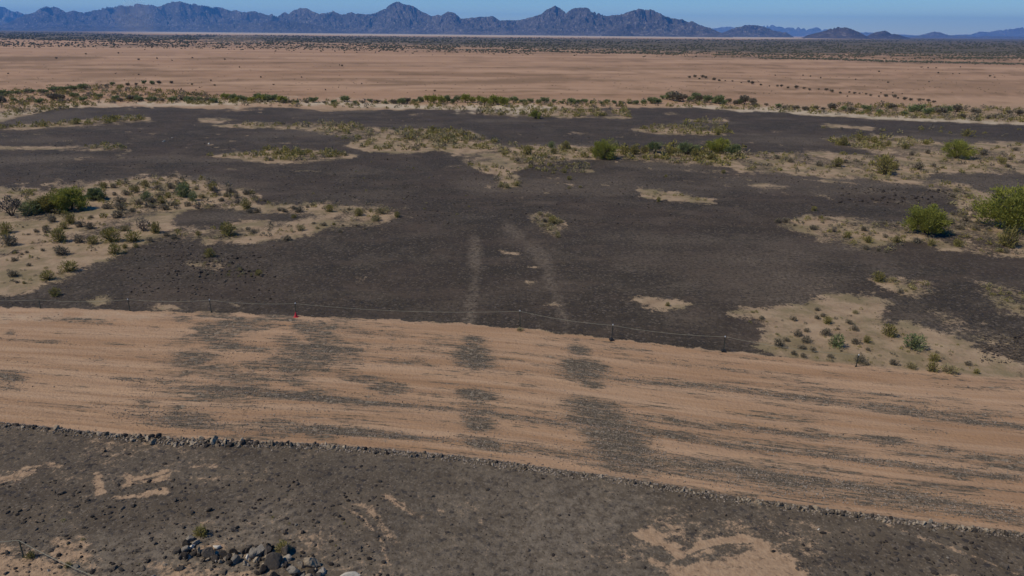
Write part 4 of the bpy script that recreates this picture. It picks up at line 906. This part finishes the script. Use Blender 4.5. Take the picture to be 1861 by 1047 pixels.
def stone_soup(name, items, mt, seed, label, base=ICO0):
    r = np.random.default_rng(seed); it = np.array(items); n = len(it); V0, F0 = base
    sc = r.uniform([.75, .55, .4], [1.25, .9, .75], (n, 3))*it[:, 2:3]*.5
    a = r.uniform(0, 6.28, n); ca, sa = np.cos(a), np.sin(a)
    D = V0[None]*(1+.25*r.uniform(-1, 1, (n, len(V0), 1)))*sc[:, None, :]
    X = D[..., 0]*ca[:, None]-D[..., 1]*sa[:, None]; Y = D[..., 0]*sa[:, None]+D[..., 1]*ca[:, None]
    zz = terrain_z(it[:, 0], it[:, 1])
    V = np.stack([X+it[:, 0:1], Y+it[:, 1:2], D[..., 2]+zz[:, None]+sc[:, 2:3]*.35], -1)
    Fc = F0[None]+(np.arange(n)*len(V0))[:, None, None]
    return link(name, raw_mesh(name, V.reshape(-1, 3), Fc.reshape(-1, 3), [mt]), kind='stuff', label=label, category="gravel")
its = []
for (u, v, s) in cand[285:]:
    x, y = gpt(u, v); its.append((x, y, s/ppm(x, y)))
for _ in range(2600):
    u = rr.uniform(-30, 1140); v = float(road_b(u))+rr.gauss(0, 1.7)+.6; x, y = gpt(u, v); its.append((x, y, rr.uniform(1.0, 3.0)/ppm(x, y)))
stone_soup("border_gravel", its, MAT['tan_gravel'], 1, "small stones filling the row along the near road edge")
# dark pavement gravel
its = []
def add_gravel(n, u0, u1, v0, v1, s0, s1, keep=None):
    u = r.uniform(u0, u1, n); v = r.uniform(v0, v1, n)
    if keep is not None: k = keep(u, v); u, v = u[k], v[k]
    x, y = ground(u, v); zc = F_ @ np.stack([x, y, x*0-CAM_H])
    s = (s0+(s1-s0)*r.random(len(x))**3)
    its.extend(zip(x, y, s))
def is_dark(u, v):
    n = fbm(u/16, v/5, 31, 5)
    return (eval_polys(SAND, u, v, n) < r.uniform(.15, .9, len(u)))
add_gravel(9000, -60, 1170, 465, 660, .03, .09, lambda u, v: (v > road_b(u)+2) & is_dark(u, v))
add_gravel(420, -60, 1170, 470, 660, .08, .26, lambda u, v: (v > road_b(u)+2) & is_dark(u, v))
add_gravel(26000, -60, 1170, 240, 410, .04, .15, lambda u, v: (v < road_t(u)-2) & is_dark(u, v))
add_gravel(9000, -60, 1170, 130, 245, .10, .35, lambda u, v: is_dark(u, v))
add_gravel(600, 130, 300, 262, 325, .08, .34, lambda u, v: (v < road_t(u)-2) & is_dark(u, v))
add_gravel(200, 180, 285, 276, 302, .12, .5)
add_gravel(260, 905, 1050, 203, 222, .2, .75)
add_gravel(200, 1060, 1110, 360, 392, .10, .36)
add_gravel(700, 0, 420, 520, 640, .08, .30, lambda u, v: v > road_b(u)+4)
add_gravel(260, 860, 1110, 575, 640, .08, .36, lambda u, v: v > road_b(u)+4)
stone_soup("pavement_gravel", its, MAT['gravel'], 2, "dark loose gravel of the black desert pavement")
its = []
for (uc, vc, ru, rv, st) in RG:
    n = int(ru*rv*1.5*st)
    du = r.normal(size=n)*ru*.75; dv = r.normal(size=n)*rv*.7
    sl = (np.interp(uc+20, RB[:,0], RB[:,1])-np.interp(uc-20, RB[:,0], RB[:,1]))/40*.8
    u = uc+du; v = vc+dv+du*sl
    k = (v < road_b(u)-1) & (v > road_t(u)+1)
    x, y = ground(u[k], v[k]); its.extend(zip(x, y, 0.03+.08*r.random(k.sum())**2))
stone_soup("road_gravel", its, MAT['tan_gravel'], 3, "gravel dragged in streaks over the dirt road")
# rock pile at the bottom
PG = "rocks heaped in the pile at the bottom"
PILE = [(194,597,9,'dark_rock'),(200,590,11,'dark_rock'),(207,585,11,'grey_rock'),(213,589,10,'grey_rock'),(203,597,9,'grey_rock'),(208,594,8,'pale_rock'),(196,604,8,'dark_rock'),(201,606,9,'dark_rock'),(211,600,8,'dark_rock'),(216,599,9,'tan_rock'),(222,602,9,'dark_rock'),(228,604,13,'dark_rock'),(235,594,7,'pale_rock'),(236,601,9,'grey_rock'),(241,604,9,'dark_rock'),(233,607,8,'dark_rock'),(247,605,8,'dark_rock'),(252,602,7,'grey_rock'),(258,608,10,'grey_rock'),(263,600,9,'dark_rock'),(256,600,9,'dark_rock'),(267,605,8,'pale_rock'),(271,597,9,'dark_rock'),(274,601,11,'grey_rock'),(266,611,7,'tan_rock'),(278,607,9,'tan_rock'),(282,598,12,'grey_rock'),(288,602,12,'dark_rock'),(294,596,11,'dark_rock'),(290,609,9,'grey_rock'),(295,616,18,'dark_rock'),(284,617,9,'dark_rock'),(300,606,9,'tan_rock'),(306,601,13,'dark_rock'),(312,606,12,'grey_rock'),(314,617,12,'grey_rock'),(322,620,12,'grey_rock'),(326,614,9,'tan_rock'),(309,614,7,'dark_rock'),(328,627,9,'grey_rock'),(338,622,9,'dark_rock'),(344,625,12,'dark_rock'),(349,620,12,'grey_rock'),(341,629,10,'dark_rock'),(333,630,10,'tan_rock'),(318,628,9,'dark_rock'),(298,626,8,'dark_rock'),(240,609,6,'tan_rock'),(250,611,6,'dark_rock'),(224,608,6,'tan_rock')]
CW = {'dark_rock': 'dark', 'grey_rock': 'grey', 'pale_rock': 'whitish', 'tan_rock': 'tan'}
bk = {}
for q in PILE: bk.setdefault((q[3], q[2] >= 11), []).append(q)
for (k, bigk), L_ in bk.items():
    L_.sort(key=lambda q: q[0])
    for i, q in enumerate(L_):
        base = f"{'large' if bigk else 'small'} {CW[k]} rock"
        if len(L_) == 1: lab = f"only {base} in the pile at the bottom"
        elif i == 0: lab = f"leftmost {base} in the pile at the bottom"
        elif i == len(L_)-1: lab = f"rightmost {base} in the pile at the bottom"
        elif i < (len(L_)+1)//2: lab = f"{ORD[i]} {base} from left in the pile at the bottom"
        else: lab = f"{ORD[len(L_)-1-i]} {base} from right in the pile at the bottom"
        rock("pile_rock", q[0], q[1], q[2]*1.25, 1.05, k, lab, PG, .03)
for i in range(90):
    u = rr.uniform(192, 350); v = np.interp(u, [192,225,260,300,350], [599,604,606,609,623])+rr.uniform(-5, 6)
    rock("pile_rock", u, v, rr.uniform(3.5, 6.5), .9, rr.choice(['dark_rock','grey_rock','grey_rock','tan_rock']), "fist-sized stone wedged among the larger rocks of the bottom pile", PG, .02)
b1 = rock("boulder", 336, 613, 27, .85, 'tan_rock', "long tan boulder at the right end of the rock pile", asp=.5); b1.rotation_euler = (0, .12, -.25)
b2 = rock("boulder", 375, 627, 29, .75, 'pale_rock', "flat white boulder alone at the bottom edge right of the rock pile", asp=.45); b2.rotation_euler = (0, -.15, .3)
# single stones on the near gravel
S1 = [(8,598,8,'dark_rock'),(60,609,8,'dark_rock'),(53,616,6,'grey_rock'),(83,612,10,'grey_rock'),(100,620,7,'dark_rock'),(30,552,5,'dark_rock'),(45,550,5,'dark_rock'),(40,565,5,'dark_rock'),(82,549,6,'dark_rock'),(110,553,5,'dark_rock'),(112,557,5,'dark_rock'),(121,555,5,'dark_rock'),(103,562,5,'dark_rock'),(94,571,4,'dark_rock'),(145,548,7,'dark_rock'),(165,559,6,'dark_rock'),(188,521,7,'dark_rock'),(190,543,9,'dark_rock'),(227,553,9,'dark_rock'),(208,556,8,'dark_rock'),(64,536,5,'dark_rock'),(70,503,4,'dark_rock'),(178,503,6,'dark_rock'),(62,591,5,'dark_rock'),(160,608,7,'dark_rock'),(178,612,9,'tan_rock'),(195,617,12,'dark_rock'),(124,617,12,'dark_rock'),(130,618,9,'dark_rock'),(150,622,8,'tan_rock'),(165,625,8,'grey_rock'),(108,596,5,'dark_rock'),(122,596,6,'dark_rock'),(407,580,9,'dark_rock'),(388,560,7,'dark_rock'),(390,505,7,'dark_rock'),(320,569,5,'grey_rock'),(258,581,5,'dark_rock'),(308,498,5,'dark_rock'),(263,532,5,'dark_rock'),(348,543,4,'grey_rock'),(113,489,5,'dark_rock'),(812,557,6,'dark_rock'),(747,557,5,'dark_rock'),(931,586,6,'dark_rock'),(1010,574,5,'grey_rock'),(1024,603,5,'grey_rock'),(1086,615,12,'dark_rock'),(930,607,6,'dark_rock'),(863,611,5,'dark_rock'),(955,586,5,'dark_rock'),(1052,617,6,'dark_rock'),(885,572,4,'pale_rock'),(527,528,6,'dark_rock')]
S1.sort(key=lambda q: q[0])
for i, q in enumerate(S1):
    side = 'left' if q[0] < 300 else 'middle' if q[0] < 640 else 'right'
    ba = 'large' if q[2] >= 9 else 'medium' if q[2] >= 6 else 'small'
    rock("loose_rock", q[0], q[1], q[2]*.9, .8, q[3], f"{ba} {CW[q[3]]} rock lying loose on the near gravel, {side} part of the photo", f"{ba} {CW[q[3]]} loose rocks on the near gravel, {side} part", asp=.7)
# white specks beyond
for (u, v, s) in [(177,153,5),(226,155.5,6),(186,149,3)]:
    rock("white_rock", u, v, s, .5, 'pale_rock', {177: "white rock on the black gravel, left of the brightest one", 226: "brightest white rock on the far black gravel at the left", 186: "tiny pale rock between the two white rocks on the black gravel"}[u])

# ------------------------------------------------------------------ rope fence
MAT['post'] = plain_material("post_metal", (.05,.06,.045), .6)
MAT['rope'] = plain_material("rope", (.30,.28,.20), .8)
MAT['white'] = plain_material("white_plastic", (.75,.75,.72), .5)
MAT['red'] = plain_material("red_flag", (.55,.035,.045), .6)
MAT['base'] = plain_material("rubber", (.03,.03,.03), .7)
def box(cx, cy, cz, sx, sy, sz):
    V = np.array([(x, y, z) for x in (-.5, .5) for y in (-.5, .5) for z in (-.5, .5)])*[sx, sy, sz]+[cx, cy, cz]
    Fc = np.array([(0,1,3,2),(4,6,7,5),(0,4,5,1),(2,3,7,6),(0,2,6,4),(1,5,7,3)]); return V, Fc
def post_mesh(h):
    return raw_mesh("post", *merge([box(0, 0, h/2, .055, .02, h), box(0, .02, h/2, .016, .045, h), box(0, .0, .14, .16, .012, .16)]), [MAT['post']])
def fence(name, label, posts, ends, wires, base_at=(), cap_at=()):
    root = link(name, None, loc=(0, 0, 0), label=label, category="fence")
    tops = []
    for i, (u, v, hp) in enumerate(posts):
        x, y = gpt(u, v); z = zat(x, y); h = hp/(ppm(x, y)*math.cos(math.atan2(CAM_H, math.hypot(x, y))))
        p = link("post", post_mesh(h+.1), root, (x, y, z-.1)); p.rotation_euler = (random.uniform(-.03, .03), random.uniform(-.05, .05), random.uniform(-.3, .3))
        if i in cap_at: link("cap", raw_mesh("cap", *merge([box(0, 0, h+.12, .06, .06, .06), box(0, 0, h+.17, .035, .035, .04)]), [MAT['white']]), p)
        if i in base_at: link("foot", raw_mesh("foot", *merge([box(0, 0, .16, .34, .34, .09), box(0, 0, .23, .2, .2, .06)]), [MAT['base']]), p)
        tops.append(np.array((x, y, z+h)))
    pts = [np.array(ends[0])]+tops+[np.array(ends[1])] if ends[1] is not None else [np.array(ends[0])]+tops
    path = []
    for a, b in zip(pts[:-1], pts[1:]):
        L = np.linalg.norm(b-a)
        for t in np.linspace(0, 1, 14)[:-1]:
            p = a+(b-a)*t; p[2] -= 4*t*(1-t)*min(.35, .022*L); path.append(p)
    path.append(pts[-1])
    link("rope", raw_mesh("rope", *tube(path, [wires]*len(path), 5), [MAT['rope']], True), root)
    return root
def gz(u, v, z):
    x, y = gpt(u, v); return (x, y, z)
fence("rope_fence", "sagging rope on thin metal posts along the far edge of the dirt road", [(44,334.5,9.5),(141,337,12.5),(229,339,13.5),(320,342.5,14),(562.5,356.5,19),(661,369,16),(782,381.5,16),(925,397.5,13)],
      [gz(-60,333,1.0), None], .012, base_at=(5, 6), cap_at=(1, 2, 3, 4, 5, 6, 7))
fence("rope_fence", "thin line on one leaning post at the bottom left corner", [(25.5,603,19.5)], [gz(-40,606,1.0), gz(118,640,.6)], .013)
# red marker at the foot of the fourth post
x, y = gpt(320.5, 342.8)
Vc, Fc_ = tube([(0, 0, 0.03), (0, 0, .25), (0, 0, .48)], [.15, .09, .03], 12)
mk = link("red_marker", None, loc=(x, y-.1, zat(x, y)), label="small red cone marker at the foot of a fence post left of centre", category="marker")
link("cone", raw_mesh("cone", Vc, Fc_, [MAT['red']], True), mk); link("base", raw_mesh("base", *box(0, 0, .02, .38, .38, .04), [MAT['red']]), mk)
# pale weeds tied round the middle post
place_shrub(562, 358, 10, 'straw', "pale dry weed clump at the foot of the middle fence post", None, 2)

# ------------------------------------------------------------------ haze
def haze():
    m = bpy.data.materials.new("haze"); m.use_nodes = True; nt = m.node_tree; nt.nodes.clear()
    o = nt.nodes.new('ShaderNodeOutputMaterial'); v = nt.nodes.new('ShaderNodeVolumePrincipled')
    v.inputs['Color'].default_value = (.13, .43, 1, 1); v.inputs['Density'].default_value = 4.2e-5; v.inputs['Anisotropy'].default_value = .1
    nt.links.new(v.outputs[0], o.inputs['Volume'])
    V, Fc = box(0, 0, 380-8, 60000, 60000, 760)
    link("haze", raw_mesh("haze", V, Fc, [m]), kind='stuff', label="thin blue haze over the plain and mountains", category="haze")
haze()
def dust(u, v, dist, w_, h_, dens, lab):
    d = ray([u], [v])[:, 0]; d = d/math.hypot(d[0], d[1])*dist
    m = bpy.data.materials.new("dust"); m.use_nodes = True; nt = m.node_tree; nt.nodes.clear()
    o = nt.nodes.new('ShaderNodeOutputMaterial'); q = nt.nodes.new('ShaderNodeVolumePrincipled')
    q.inputs['Color'].default_value = (.85, .68, .52, 1); q.inputs['Density'].default_value = dens
    nt.links.new(q.outputs[0], o.inputs['Volume'])
    V = ICO2[0]*(1+.12*np.sin(ICO2[0][:, [2, 0, 1]]*4)); V = V*[w_/2, w_/2, h_/2]
    link("dust_plume", raw_mesh("dust_plume", V, ICO2[1], [m], True), loc=(d[0], d[1], CAM_H+d[2]), kind='stuff', label=lab, category="dust")
dust(146, 24, 3600, 150, 190, .0012, "faint dust plume in front of the mountains at the left")
dust(255, 50, 1500, 110, 48, .0022, "low dust cloud blowing over the far plain at the left")
